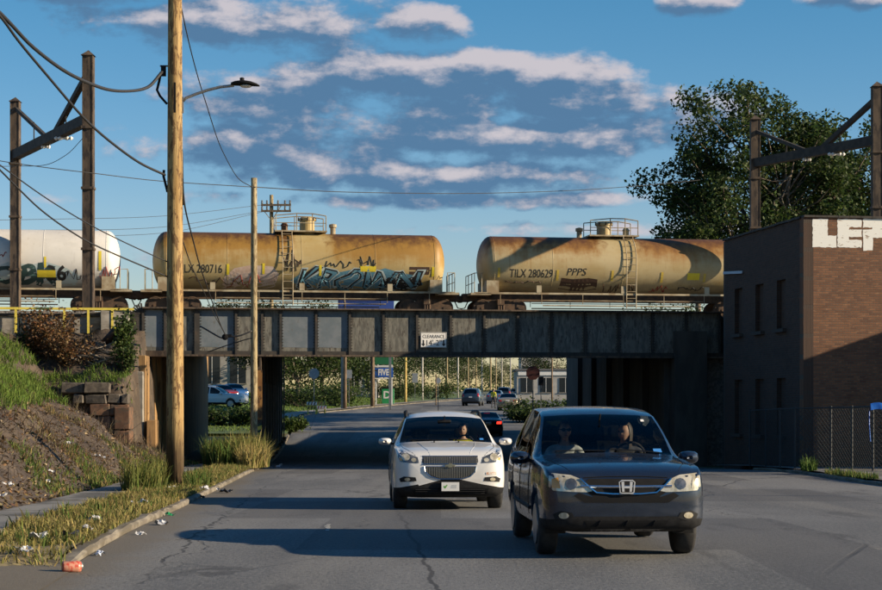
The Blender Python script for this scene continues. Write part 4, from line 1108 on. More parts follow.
mat('alloy', (.42, .42, .43), rough=.3, metal=.9); mat('chrome', (.72, .74, .76), rough=.12, metal=1.0)
mat('lamp_pale', (.40, .35, .24), (.62, .57, .45), (14, 14, 5), rough=.15, coat=1.0, metal=.25); mat('lamp_amber', (.62, .27, .03), rough=.2, coat=1.0); mat('lamp_red', (.35, .012, .01), rough=.2, coat=1.0)
mat('lamp_shell', (.10, .105, .11), (.22, .22, .22), (12, 12, 12), rough=.15, coat=1.0, metal=.5)
mat('seat_cloth', (.045, .043, .042), (.07, .066, .062), (30, 30, 30), rough=.95); mat('plate_white', (.66, .66, .64), rough=.5)
glass_mat('windshield_glass', (.72, .75, .74), .6); glass_mat('tinted_glass', (.05, .06, .065))
m, nt, b = new_mat('brake_light'); b.inputs['Base Color'].default_value = (.4, .01, .01, 1); b.inputs['Emission Color'].default_value = (1, .04, .02, 1); b.inputs['Emission Strength'].default_value = 1.2

def loft_body(keys, cowl, header, rear0, rear1, pillars, clad, nst=84):
    """keys: rows (y, zb, w, zbelt, wbelt, ze, we, zt); returns mesh with material slots 0 body 1 windshield 2 side glass 3 rear glass 4 cladding"""
    K = np.array(keys, float); y0, L = K[0, 0], K[-1, 0]
    ys = np.unique(np.concatenate([np.array([0, .012, .03, .055, .09, .14, .2, .27, .36]), np.linspace(.45, L - .35, nst), L - np.array([.27, .2, .14, .09, .05, .02, 0]), [cowl, header, rear0, rear1], np.ravel(pillars)]))
    c = [pchip(K[:, 0], K[:, i], ys) for i in range(1, 8)]
    rows = []
    for i in range(len(ys)):
        zb, w, zbe, wbe, ze, we, zt = [a[i] for a in c]
        h = zbe - zb
        half = [(0, zb), (w * .55, zb), (w * .86, zb + .02), (w * .965, zb + h * .10), (w * .992, zb + h * .22), (w, zb + h * .38), (w, zb + h * .55), (w * .995, zb + h * .72), (w * .55 + wbe * .45, zb + h * .88), (wbe + .012, zb + h * .97)]
        bz = zbe + .012
        half += [(wbe - .004, bz)]
        for t in (.25, .5, .75):
            half.append((wbe + (we - wbe) * (t * .85 + .15 * t * t), bz + (ze - bz) * t))
        half += [(we, ze)]                                            # 14: roof or fender edge
        k = zt - ze
        half += [(we - .035, ze + min(.035, k * .45))]                # 15: inner side of pillar
        for t in (.28, .52, .76, 1.0):
            xx = (we - .035) * (1 - t); half.append((xx, ze + min(.035, k * .45) + (k - min(.035, k * .45)) * (1 - (1 - t) ** 2.2)))
        rows.append(half)
    n = len(rows[0]); full = 2 * n - 2
    V_ = []
    for i, hf in enumerate(rows):
        V_ += [(x, ys[i], z) for x, z in hf] + [(-x, ys[i], z) for x, z in hf[-2:0:-1]]
    F, MI = [], []
    for i in range(len(ys) - 1):
        ym = (ys[i] + ys[i + 1]) / 2
        for j in range(full):
            j2 = (j + 1) % full
            F.append((i * full + j, (i + 1) * full + j, (i + 1) * full + j2, i * full + j2))
            jj = j if j < n - 1 else full - 1 - j                     # mirrored strip index
            zc = np.mean([V_[k][2] for k in F[-1]])
            mi = 0
            if jj >= 15 and cowl < ym < header: mi = 1
            elif jj >= 15 and rear0 < ym < rear1: mi = 3
            elif 10 <= jj <= 13 and any(a < ym < b for a, b in pillars): mi = 2
            elif zc < clad(ym): mi = 4
            MI.append(mi)
    a0 = len(V_); V_.append((0, ys[0] - .004, np.mean([p[1] for p in rows[0]]))); V_.append((0, ys[-1] + .004, np.mean([p[1] for p in rows[-1]])))
    e = (len(ys) - 1) * full
    for j in range(full):
        F.append((a0, j, (j + 1) % full)); MI.append(4 if (V_[j][2] < clad(0)) else 0)
        F.append((a0 + 1, e + (j + 1) % full, e + j)); MI.append(0)
    me = bpy.data.meshes.new('body'); me.from_pydata(V_, [], F); me.update()
    bm = bmesh.new(); bm.from_mesh(me); bmesh.ops.recalc_face_normals(bm, faces=bm.faces[:])
    bm.to_mesh(me); bm.free()
    return me, MI
def wheel_obj(r, w, parent, x, y, side, spokes=5):
    t = MB().lathe([(r * .62, -w / 2 + .02), (r * .80, -w / 2), (r * .95, -w / 2 + .01), (r, -w / 2 + .045), (r, w / 2 - .045), (r * .95, w / 2 - .01), (r * .80, w / 2), (r * .62, w / 2 - .02)], 32, 'x').build('wheel', 'tyre_rubber', parent, smooth=True)
    t.location = (x, y, r)
    mb = MB(); s = side
    mb.lathe([(r * .60, -.03), (r * .665, -.03), (r * .665, .03), (r * .60, .03)], 28, 'x', (s * (w / 2 - .02), 0, 0))
    mb.lathe([(.02, -.02), (.075, -.02), (.075, .025), (.02, .035)], 14, 'x', (s * (w / 2 - .03), 0, 0))
    for k in range(spokes):
        a = 2 * math.pi * k / spokes + .3
        mb.beam((s * (w / 2 - .03), .05 * math.cos(a), .05 * math.sin(a)), (s * (w / 2 - .025), r * .62 * math.cos(a), r * .62 * math.sin(a)), .075, .035, up=(1, 0, 0))
    mb.build('rim', 'alloy', t)
    MB().lathe([(.05, -.02), (r * .58, -.02), (r * .58, .01), (.05, .01)], 20, 'x', (s * (w / 2 - .10), 0, 0)).build('brake_disc', 'car_plastic', t)
    return t
class Car:
    def __init__(s, name, label, cat, keys, cowl, header, rear0, rear1, pillars, clad, pm, wheels, group=None, cut=True, glass='windshield_glass'):
        s.root = tag(empty(name), label, cat, group); s.L = keys[-1][0]; s.pm = pm
        me, MI = loft_body(keys, cowl, header, rear0, rear1, pillars, clad)
        bm = bmesh.new(); bm.from_mesh(me); s.bvh = BVHTree.FromBMesh(bm); bm.free()
        for mm in (pm, glass, 'tinted_glass', 'tinted_glass', 'car_plastic'): me.materials.append(MATS[mm])
        me.polygons.foreach_set('material_index', MI)
        o = bpy.data.objects.new('tmp_body', me); COL.objects.link(o)
        r, wd, ya, yb, tx = wheels
        if cut:
            cb = MB()
            for yy in (ya, yb):
                for sd in (-1, 1): cb.lathe([(r * 1.16, .0), (r * 1.16, .7)] if sd > 0 else [(r * 1.16, -.7), (r * 1.16, 0)], 28, 'x', (sd * (tx - wd * .75), yy, r * 1.02))
            co = bpy.data.objects.new('tmp_cut', cb.mesh()); COL.objects.link(co)
            md = o.modifiers.new('cut', 'BOOLEAN'); md.operation = 'DIFFERENCE'; md.object = co; md.solver = 'EXACT'
            for mm in (0,): pass
            dg = bpy.context.evaluated_depsgraph_get(); dg.update()
            me2 = bpy.data.meshes.new_from_object(o.evaluated_get(dg))
            if len(me2.polygons) > 200: me = me2
            bpy.data.objects.remove(co)
        bpy.data.objects.remove(o)
        # split into parts by material; every pane becomes its own part
        for mi, nm, mm in ((0, 'body', pm), (1, 'windshield', glass), (2, 'side_window', 'tinted_glass'), (3, 'rear_window', 'tinted_glass'), (4, 'lower_cladding', 'car_plastic')):
            bm = bmesh.new(); bm.from_mesh(me)
            bmesh.ops.delete(bm, geom=[f for f in bm.faces if f.material_index != mi], context='FACES')
            if not bm.faces: bm.free(); continue
            groups = [list(bm.faces)]
            if mi in (2,):
                left = set(bm.faces); groups = []
                while left:
                    st = [left.pop()]; comp = [st[0]]
                    while st:
                        f = st.pop()
                        for ed in f.edges:
                            for g_ in ed.link_faces:
                                if g_ in left: left.discard(g_); st.append(g_); comp.append(g_)
                    groups.append(comp)
            if len(groups) == 1:
                m2 = bpy.data.meshes.new(nm); bm.to_mesh(m2); link(nm, m2, mm, s.root, True)
            else:
                for gr in groups:
                    vi = {}; vs, fs = [], []
                    for f in gr:
                        for v_ in f.verts:
                            if v_.index not in vi: vi[v_.index] = len(vs); vs.append(tuple(v_.co))
                        fs.append([vi[v_.index] for v_ in f.verts])
                    m2 = bpy.data.meshes.new(nm); m2.from_pydata(vs, [], fs); link(nm, m2, 'windshield_glass' if (np.mean([q[1] for q in vs]) < pillars[0][1] and glass == 'windshield_glass') else mm, s.root, True)
            bm.free()
        for yy in (ya, yb):
            for sd in (-1, 1): wheel_obj(r, wd, s.root, sd * (tx - wd / 2), yy, sd)
        # inner wheel housings
        for yy in (ya, yb):
            for sd in (-1, 1):
                hb_ = MB(); n = 16; x0 = sd * (tx - wd * 1.3); x1_ = sd * (tx - .06)
                for k in range(n + 1):
                    a = -.25 + (math.pi + .5) * k / n
                    for xx in (x0, x1_): hb_.v.append((xx, yy + r * 1.13 * math.cos(a), r * 1.02 + r * 1.13 * math.sin(a)))
                for k in range(n): hb_.f.append((2 * k, 2 * k + 1, 2 * k + 3, 2 * k + 2))
                hb_.f.append(tuple(2 * k for k in range(n + 1)))
                hb_.build('wheel_housing', 'car_plastic', s.root)
    def patch(s, name, poly, axis, m, lift=.004, parent=None, res=.07, mirror=False, smooth=True):
        """a part that lies on the body: 2-D outline seen from front ('f'), back ('b'), side ('l','r') or top ('t')"""
        outs = []
        for mr in ((1, -1) if mirror else (1,)):
            pl = [(a * mr, b) for a, b in poly] if axis in 'fbt' else poly
            bm = bmesh.new()
            f = bm.faces.new([bm.verts.new((a, b, 0)) for a, b in pl])
            bmesh.ops.triangulate(bm, faces=bm.faces[:])
            for _ in range(4):
                es = [e for e in bm.edges if e.calc_length() > res]
                if not es: break
                bmesh.ops.subdivide_edges(bm, edges=es, cuts=1); bmesh.ops.triangulate(bm, faces=bm.faces[:])
            for v_ in bm.verts:
                a, b = v_.co.x, v_.co.y
                o, d = {'f': ((a, -2, b), (0, 1, 0)), 'b': ((a, s.L + 2, b), (0, -1, 0)), 'l': ((-3, a, b), (1, 0, 0)), 'r': ((3, a, b), (-1, 0, 0)), 't': ((a, b, 4), (0, 0, -1))}[axis]
                h = s.bvh.ray_cast(Vector(o), Vector(d))
                if h[0] is None: h = s.bvh.find_nearest(Vector(o) + Vector(d) * 2.1)
                v_.co = h[0] - Vector(d) * lift
            bmesh.ops.recalc_face_normals(bm, faces=bm.faces[:])
            for f in bm.faces:
                f.normal_update()
            me = bpy.data.meshes.new(name); bm.to_mesh(me); bm.free()
            outs.append(link(name, me, m, parent or s.root, smooth))
        return outs
    def strip(s, name, pts, axis, w, m, lift=.003, parent=None):
        """a narrow line along the body (shut lines, mouldings)"""
        P = []
        for (a, b), (c, d) in zip(pts, pts[1:]):
            n = max(2, int(math.hypot(c - a, d - b) / .08))
            P += [(a + (c - a) * k / n, b + (d - b) * k / n) for k in range(n)]
        P.append(pts[-1]); q = []
        for a, b in P:
            o, d = {'f': ((a, -2, b), (0, 1, 0)), 'b': ((a, s.L + 2, b), (0, -1, 0)), 'l': ((-3, a, b), (1, 0, 0)), 'r': ((3, a, b), (-1, 0, 0)), 't': ((a, b, 4), (0, 0, -1))}[axis]
            h = s.bvh.ray_cast(Vector(o), Vector(d))
            if h[0] is not None: q.append(h[0] - Vector(d) * lift)
        if len(q) > 1: return MB().tube(q, w, 5).build(name, m, parent or s.root)
    def mirror_parts(s, x, y, z, m, size=(.11, .10, .085)):
        for sd in (-1, 1):
            mb = MB(); c = Vector((sd * x, y, z))
            hs = [(-.09, .3), (-.06, .75), (0, 1), (.07, .95), (.10, .8)]; k = 0
            for dy_, sc in hs:
                for a in range(12):
                    t = 2 * math.pi * a / 12; ca, sa = math.cos(t), math.sin(t)
                    mb.v.append((c.x + size[0] * sc * math.copysign(abs(ca) ** .7, ca), c.y + dy_, c.z + size[2] * sc * math.copysign(abs(sa) ** .7, sa)))
            for i in range(len(hs) - 1):
                for a in range(12): mb.f.append((i * 12 + a, i * 12 + (a + 1) % 12, (i + 1) * 12 + (a + 1) % 12, (i + 1) * 12 + a))
            mb.f.append(tuple(range(12))); mb.f.append(tuple(range(48, 60))[::-1])
            mi = mb.build('side_mirror', m, s.root, smooth=True)
            MB().beam((c.x - sd * size[0] * .8, c.y + .02, c.z - .03), (c.x - sd * (size[0] + .10), c.y + .03, c.z - .06), .06, .04).build('mirror_arm', 'car_plastic', mi)
    def interior(s, cowl_y, zdash, w, seat_y, roof_z, occupants=True):
        mb = MB().prism([(-w, cowl_y - .15), (w, cowl_y - .15), (w, cowl_y + .42), (-w, cowl_y + .42)], zdash - .5, [zdash - .04, zdash - .04, zdash, zdash]); d = mb.build('dashboard', 'car_plastic', s.root, bevel=.03)
        MB().box((0, seat_y + .6, .34), (w * 1.9, 2.6, .05)).build('floor_pan', 'car_plastic', s.root)
        sw = MB()
        pts = [(.37 + .185 * math.cos(t), cowl_y + .60 - .06 * math.sin(t), zdash + .02 + .18 * math.sin(t)) for t in np.linspace(0, 2 * math.pi, 25)]
        sw.tube(pts, .016, 6); sw.beam((.37 - .17, cowl_y + .6, zdash + .02), (.37 + .17, cowl_y + .6, zdash + .02), .05, .03)
        sw.build('steering_wheel', 'car_plastic', s.root)
        for x, y in ((-.37, seat_y), (.37, seat_y), (-.42, seat_y + .95), (.42, seat_y + .95)):
            st = MB().box((x, y, .60), (.50, .52, .18)).build('seat', 'seat_cloth', s.root, bevel=.05)
            M_ = Matrix.Rotation(R(-16), 3, 'X')
            MB().box((x, y + .30, .93), (.48, .13, .60), M=M_).build('backrest', 'seat_cloth', st, bevel=.05)
            MB().box((x, y + .40, 1.33), (.27, .10, .19), M=M_).build('headrest', 'seat_cloth', st, bevel=.04)
        MB().box((0, cowl_y + .62, roof_z - .13), (.24, .03, .07)).tube([(0, cowl_y + .60, roof_z - .10), (0, cowl_y + .52, roof_z - .02)], .012, 6).build('rear_view_mirror', 'car_plastic', s.root, bevel=.01)
    def place(s, loc, rz, slope=0.0):
        s.root.location = loc; s.root.rotation_euler = (slope, 0, rz)
HEAD = math.atan(.057)          # heading of traffic coming towards the camera

# ---- dark compact SUV
CRV = [(0, .46, .54, .66, .50, .68, .46, .70), (.012, .40, .65, .74, .61, .76, .56, .79), (.03, .36, .72, .80, .68, .82, .62, .855), (.09, .32, .83, .88, .785, .90, .72, .925), (.2, .30, .885, .95, .845, .968, .77, .985), (.4, .28, .90, .995, .86, 1.008, .785, 1.035),
       (.9, .26, .905, 1.025, .865, 1.038, .79, 1.085), (1.30, .26, .91, 1.05, .87, 1.062, .80, 1.115), (1.42, .26, .91, 1.055, .868, 1.075, .80, 1.135), (1.80, .26, .91, 1.065, .86, 1.315, .755, 1.37), (2.16, .26, .91, 1.075, .852, 1.515, .695, 1.56), (2.26, .26, .91, 1.078, .85, 1.55, .685, 1.592),
       (2.6, .26, .91, 1.085, .85, 1.60, .665, 1.645), (3.3, .26, .91, 1.10, .85, 1.625, .655, 1.675), (4.0, .27, .90, 1.13, .84, 1.585, .63, 1.64), (4.3, .29, .89, 1.14, .82, 1.46, .585, 1.56), (4.45, .36, .86, 1.10, .77, 1.25, .62, 1.32), (4.52, .45, .78, .96, .70, 1.0, .6, 1.04)]
crv = Car('suv', 'dark slate blue SUV with two people inside, nearest to the camera', 'SUV', CRV, 1.42, 2.20, 4.28, 4.46, [(1.75, 2.50), (2.58, 3.35), (3.45, 4.15)], lambda y: .45 if y < .5 else .36, 'paint_slate', (.345, .225, .90, 3.52, .895))
c = crv
c.patch('lower_grille', [(-.60, .33), (.60, .33), (.66, .44), (.55, .475), (-.55, .475), (-.66, .44)], 'f', 'car_plastic', .006)
c.patch('intake', [(-.42, .365), (.42, .365), (.46, .43), (-.46, .43)], 'f', 'black_paint', .010)
for k in range(3): c.strip('intake_bar', [(-.30 + .3 * k - .02, .365), (-.30 + .3 * k + .02, .43)], 'f', .010, 'black_paint', .012)
c.patch('skid_plate', [(-.38, .262), (.38, .262), (.44, .335), (-.44, .335)], 'f', mat('skid_grey', (.10, .10, .105), rough=.5), .007)
c.patch('grille_opening', [(-.36, .69), (.36, .69), (.45, .745), (.50, .80), (.41, .885), (-.41, .885), (-.50, .80), (-.45, .745)], 'f', 'black_paint', .005)
c.patch('under_grille', [(-.46, .625), (.46, .625), (.58, .70), (.52, .735), (.38, .69), (-.38, .69), (-.52, .735), (-.58, .70)], 'f', 'black_paint', .005)
c.strip('chrome_bar', [(-.50, .805), (-.2, .80), (.2, .80), (.50, .805)], 'f', .013, 'chrome', .012)
c.strip('chrome_bar', [(-.50, .885), (-.40, .79), (-.33, .735), (-.15, .72), (.15, .72), (.33, .735), (.40, .79), (.50, .885)], 'f', .012, 'chrome', .012)
hl = c.patch('headlight', [(.36, .755), (.44, .74), (.62, .745), (.79, .755), (.84, .80), (.835, .915), (.80, .945), (.60, .925), (.50, .885)], 'f', 'lamp_pale', .006, mirror=True)
for i, sd in ((0, 1), (1, -1)):
    c.patch('reflector', [(sd * (.60 + .062 * math.cos(t)), .83 + .062 * math.sin(t)) for t in np.linspace(0, 2 * math.pi, 12, endpoint=False)], 'f', 'lamp_shell', .010, hl[i], res=.05)
    c.patch('turn_signal', [(sd * .72, .78), (sd * .81, .79), (sd * .81, .88), (sd * .74, .90)], 'f', 'lamp_amber' if sd < 0 else 'lamp_pale', .010, hl[i])
fg = c.patch('fog_recess', [(.56, .455), (.66, .43), (.78, .45), (.80, .50), (.72, .535), (.60, .52)], 'f', 'car_plastic', .007, mirror=True)
for i, sd in ((0, 1), (1, -1)): c.patch('fog_lamp', [(sd * (.685 + .055 * math.cos(t)), .485 + .035 * math.sin(t)) for t in np.linspace(0, 2 * math.pi, 12, endpoint=False)], 'f', 'lamp_pale', .011, fg[i], res=.05)
# emblem: an upright slab-sided letter in a rounded frame
em = MB()
EK = .8
for sd in (-1, 1): em.plate([(sd * .028, -.055), (sd * .052, -.055), (sd * .062, .055), (sd * .032, .055)][::sd], (0, -.040, .80), (1, 0, 0), (0, 0, 1), .02)
em.box((0, -.030, .795), (.07, .02, .022))
pts = [(.075, -.062), (.085, .05), (.06, .068), (-.06, .068), (-.085, .05), (-.075, -.062), (-.05, -.07), (.05, -.07), (.075, -.062)]
em.tube([(a, -.034, .80 + b) for a, b in pts], .007, 5)
em.build('emblem', mat('emblem_silver', (.62, .63, .65), rough=.25, metal=.35), c.root)
for sd in (-1, 1):
    c.strip('hood_line', [(sd * .60, .16), (sd * .72, .5), (sd * .755, 1.0), (sd * .765, 1.36)], 't', .003, 'black_paint', .001)
c.strip('hood_edge', [(-.46, .895), (-.2, .908), (.2, .908), (.46, .895)], 'f', .006, 'black_paint', .002)
ax = 'l'
for ax in ('l', 'r'):
    for yy in (1.55, 2.55, 3.45): c.strip('door_gap', [(yy, .42), (yy + .02, 1.06)], ax, .006, 'black_paint', .001)
    c.strip('side_moulding', [(1.35, .50), (3.1, .52)], ax, .022, 'car_plastic', .01)
    for yy in (2.38, 3.30): c.strip('door_handle', [(yy, .95), (yy + .18, .955)], ax, .018, 'paint_slate', .03)
c.mirror_parts(1.0, 1.62, 1.07, 'paint_slate', (.118, .08, .075))
for sd, x0, x2 in ((1, .62, .05), (1, -.02, -.60)):
    c.strip('wiper', [(x0, 1.45), (x2, 1.49)], 't', .007, 'black_paint', .010)
c.interior(1.45, 1.04, .68, 2.55, 1.60)
c.patch('inspection_sticker', [(.56, 1.135), (.66, 1.135), (.655, 1.175), (.56, 1.175)], 'f', mat('sticker_blue', (.05, .22, .55), rough=.5), .006)
c.patch('toll_tag', [(.50, 1.49), (.54, 1.49), (.54, 1.515), (.50, 1.515)], 'f', 'white_paint', .006)
for nm, m_ in (('tail_light', 'lamp_red'),): c.patch(nm, [(.60, .95), (.80, .95), (.76, 1.30), (.62, 1.30)], 'b', m_, .006, mirror=True)
fc = Vector((2.02, 19.6, 0)); c.place((fc.x, fc.y, z1(20.6)), HEAD)
CRV_ROOT = c.root

# ---- white crossover
TRV = [(0, .42, .56, .62, .50, .66, .46, .70), (.012, .36, .68, .74, .62, .77, .57, .80), (.03, .32, .76, .82, .70, .85, .64, .885), (.09, .27, .865, .905, .81, .93, .74, .955), (.2, .24, .94, .985, .89, 1.005, .81, 1.03), (.4, .22, .97, 1.035, .92, 1.05, .84, 1.075),
       (.9, .21, .985, 1.085, .94, 1.10, .86, 1.14), (1.35, .21, .992, 1.11, .945, 1.125, .875, 1.18), (1.48, .21, .993, 1.115, .943, 1.14, .875, 1.20), (1.95, .21, .995, 1.125, .935, 1.40, .795, 1.475), (2.35, .21, .995, 1.13, .925, 1.56, .735, 1.635), (2.46, .21, .995, 1.135, .922, 1.59, .72, 1.665),
       (2.9, .21, .995, 1.145, .92, 1.645, .70, 1.74), (3.7, .21, .993, 1.16, .918, 1.66, .69, 1.77), (4.6, .23, .985, 1.18, .905, 1.62, .675, 1.73), (4.95, .27, .97, 1.19, .88, 1.53, .66, 1.63), (5.12, .36, .93, 1.13, .83, 1.27, .68, 1.33), (5.2, .46, .84, .98, .74, 1.02, .65, 1.06)]
trv = Car('crossover', 'white crossover with two-tier mesh grille, behind the dark SUV', 'SUV', TRV, 1.48, 2.40, 4.93, 5.13, [(1.85, 2.75), (2.85, 3.75), (3.88, 4.75)], lambda y: .455 if y < .55 else .36, 'paint_white', (.37, .245, .98, 3.99, .965))
c = trv
def mesh_grille(c, nm, poly, bars, zr, m_bar):
    p = c.patch(nm, poly, 'f', mat('grille_dark', (.045, .045, .045), rough=.5), .006)[0]
    for x in np.linspace(bars[0], bars[1], bars[2]):
        lo, hi = zr(x)
        if hi - lo > .02: c.strip('grille_bar', [(float(x), lo), (float(x), hi)], 'f', .0055, m_bar, .010, p)
    return p
mesh_grille(c, 'upper_grille', [(-.46, .815), (.46, .815), (.485, .85), (.48, .945), (-.48, .945), (-.485, .85)], (-.45, .45, 32), lambda x: (.822, .938), mat('grille_bar_grey', (.34, .31, .25), rough=.35, metal=.7))
lo = lambda x: .56 + .10 * max(0, abs(x) - .20) / .25
mesh_grille(c, 'lower_grille_mesh', [(-.445, .765), (-.43, .68), (-.34, .60), (-.20, .56), (.20, .56), (.34, .60), (.43, .68), (.445, .765)], (-.42, .42, 30), lambda x: (lo(x) + .012, .758), 'grille_bar_grey')
for pl in ([(-.485, .95), (.485, .95)], [(-.47, .81), (.47, .81)]): c.strip('chrome_trim', pl, 'f', .009, 'chrome', .010)
c.strip('chrome_trim', [(-.45, .77), (-.435, .68), (-.345, .595), (-.20, .552), (.20, .552), (.345, .595), (.435, .68), (.45, .77), (-.45, .77)], 'f', .009, 'chrome', .010)
MB().plate([(q_[0] * .8, q_[1] * .8) for q_ in [(-.115, -.018), (-.04, -.018), (-.048, -.042), (.03, -.042), (.04, -.018), (.10, -.018), (.115, .018), (.04, .018), (.048, .042), (-.03, .042), (-.04, .018), (-.10, .018)]], (0, -.030, .79), (1, 0, 0), (0, 0, 1), .03).build('emblem', mat('emblem_gold', (.42, .38, .26), rough=.3, metal=.8), c.root)
hl = c.patch('headlight', [(.54, .83), (.70, .835), (.86, .85), (.90, .93), (.885, 1.045), (.84, 1.065), (.70, .985), (.56, .93)], 'f', 'lamp_shell', .006, mirror=True)
for i, sd in ((0, 1), (1, -1)):
    c.patch('lens', [(sd * (.77 + .075 * math.cos(t)), .935 + .065 * math.sin(t)) for t in np.linspace(0, 2 * math.pi, 12, endpoint=False)], 'f', 'lamp_pale', .010, hl[i], res=.05)
    c.patch('lens', [(sd * (.63 + .045 * math.cos(t)), .885 + .035 * math.sin(t)) for t in np.linspace(0, 2 * math.pi, 12, endpoint=False)], 'f', 'lamp_pale', .010, hl[i], res=.05)
    c.patch('turn_signal', [(sd * .82, .865), (sd * .87, .87), (sd * .885, .93), (sd * .84, .92)], 'f', 'lamp_amber', .012, hl[i])
c.patch('fog_recess', [(.58, .52), (.86, .50), (.88, .56), (.80, .60), (.60, .585)], 'f', 'car_plastic', .006, mirror=True)
for sd in (1, -1): c.patch('fog_lamp', [(sd * (.74 + .05 * math.cos(t)), .548 + .03 * math.sin(t)) for t in np.linspace(0, 2 * math.pi, 12, endpoint=False)], 'f', 'lamp_pale', .010, res=.05)
c.patch('lower_intake', [(-.62, .27), (.62, .27), (.68, .40), (-.68, .40)], 'f', 'black_paint', .006)
for z_ in (.30, .335, .37): c.strip('intake_bar', [(-.60, z_), (.60, z_)], 'f', .008, 'car_plastic', .010)
pl = MB().box((0, -.035, .425), (.345, .02, .185)).build('licence_plate_frame', 'black_paint', c.root)
MB().box((0, -.048, .425), (.305, .012, .152)).build('plate', 'plate_white', pl)
MB().plate([(-.09, -.01), (-.06, -.035), (-.015, .03), (-.03, .035), (-.065, .005), (-.08, .02)], (-.03, -.0552, .425), (1, 0, 0), (0, 0, 1), .002).build('plate_mark', mat('mark_green', (.10, .30, .05), rough=.5), pl)
MB().plate([(.0, -.03), (.10, -.03), (.11, .03), (.02, .03)], (0, -.0552, .425), (1, 0, 0), (0, 0, 1), .001).build('plate_mark', mat('mark_grey', (.45, .47, .48), rough=.5), pl)
bd = c.patch('bumper_sticker', [(.62, .63), (.80, .635), (.80, .675), (.62, .67)], 'f', mat('sticker_orange', (.45, .16, .05), (.60, .55, .5), (30, 30, 30), rough=.5), .006)
for sd in (-1, 1):
    c.strip('hood_line', [(sd * .60, .10), (sd * .70, .25), (sd * .80, .6), (sd * .835, 1.1), (sd * .84, 1.40)], 't', .0035, 'black_paint', .001)
    c.strip('hood_crease', [(sd * .34, .08), (sd * .45, .6), (sd * .52, 1.35)], 't', .010, 'paint_white', -.004)
    rr_ = MB().tube([(sd * .695, 2.62, 1.62), (sd * .69, 2.75, 1.70), (sd * .675, 3.0, 1.745), (sd * .665, 4.3, 1.745), (sd * .65, 4.6, 1.69)], .03, 8).build('roof_rail', 'car_plastic', c.root, smooth=True)
    c.strip('washer_jet', [(sd * .22, 1.30), (sd * .22, 1.36)], 't', .014, 'black_paint', .01)
MB().tube([(0, 4.5, 1.74), (0, 4.62, 2.05)], .008, 5).build('antenna', 'black_paint', c.root)
for ax in ('l', 'r'):
    for yy in (1.7, 2.8, 3.8): c.strip('door_gap', [(yy, .40), (yy + .02, 1.12)], ax, .006, 'black_paint', .001)
c.mirror_parts(1.10, 1.72, 1.19, 'paint_white', (.118, .08, .066))
c.strip('wiper', [(.70, 1.51), (.05, 1.56)], 't', .007, 'black_paint', .010); c.strip('wiper', [(-.05, 1.51), (-.65, 1.56)], 't', .007, 'black_paint', .010)
c.interior(1.50, 1.10, .74, 2.75, 1.68)
c.patch('inspection_sticker', [(.62, 1.22), (.69, 1.22), (.685, 1.25), (.62, 1.25)], 'f', 'sticker_blue', .006)
c.patch('tail_light', [(.66, .98), (.88, .98), (.84, 1.30), (.68, 1.30)], 'b', 'lamp_red', .006, mirror=True)
c.place((.16, 31.1, z1(32.1)), HEAD - .01, -.012)

# ---- cars seen from behind in the distance
SED = [(0, .40, .55, .58, .5, .60, .46, .62), (.05, .30, .74, .70, .68, .72, .62, .74), (.2, .22, .84, .78, .78, .80, .71, .82), (.5, .20, .88, .84, .83, .86, .76, .88), (1.1, .19, .90, .90, .85, .915, .78, .95), (1.45, .19, .90, .92, .85, .94, .77, .99),
       (2.2, .19, .90, .94, .84, 1.30, .62, 1.37), (2.7, .19, .90, .95, .84, 1.36, .59, 1.44), (3.3, .19, .90, .96, .83, 1.35, .58, 1.43), (4.05, .20, .89, .98, .81, 1.03, .72, 1.10), (4.5, .22, .87, .97, .79, .99, .72, 1.03), (4.7, .30, .83, .93, .74, .95, .67, .97), (4.78, .42, .74, .80, .65, .82, .6, .83)]
SUVK = [(y_ * 1.03, a, w, b_, d_, e, f_, g_ * 1.02) for y_, a, w, b_, d_, e, f_, g_ in CRV]
def far_sedan(label, pm, name='sedan', lit=False):
    c = Car(name, label, 'car', SED, 1.45, 2.35, 3.35, 4.05, [(1.75, 2.65), (2.75, 3.55)], lambda y: .27, pm, (.32, .21, .92, 3.72, .875), 'distant traffic beyond the underpass', glass='tinted_glass')
    tl = 'brake_light' if lit else 'lamp_red'
    c.patch('tail_light', [(.46, .74), (.74, .74), (.76, .90), (.48, .88)], 'b', tl, .006, mirror=True)
    c.patch('number_plate', [(-.16, .76), (.16, .76), (.16, .87), (-.16, .87)], 'b', 'plate_white', .008)
    c.patch('headlight', [(.45, .60), (.72, .62), (.74, .70), (.5, .68)], 'f', 'lamp_pale', .006, mirror=True)
    c.strip('bumper_line', [(-.7, .62), (.7, .62)], 'b', .008, 'black_paint')
    if lit: MB().box((0, 3.42, 1.36), (.34, .05, .05)).build('high_brake_light', 'brake_light', c.root)
    c.mirror_parts(.98, 1.75, .98, pm, (.10, .07, .07)); return c
def far_suv(label, pm, name='suv'):
    c = Car(name, label, 'SUV', SUVK, 1.46, 2.27, 4.36, 4.62, [(1.80, 2.58), (2.66, 3.45), (3.55, 4.28)], lambda y: .42, pm, (.345, .225, .93, 3.62, .895), 'distant traffic beyond the underpass', glass='tinted_glass')
    c.patch('tail_light', [(.62, .90), (.82, .90), (.78, 1.20), (.66, 1.20)], 'b', 'lamp_red', .006, mirror=True)
    c.patch('number_plate', [(-.16, .80), (.16, .80), (.16, .92), (-.16, .92)], 'b', 'plate_white', .008)
    c.patch('headlight', [(.45, .76), (.80, .78), (.82, .90), (.5, .86)], 'f', 'lamp_pale', .006, mirror=True)
    c.mirror_parts(1.0, 1.65, 1.10, pm, (.10, .07, .07)); return c
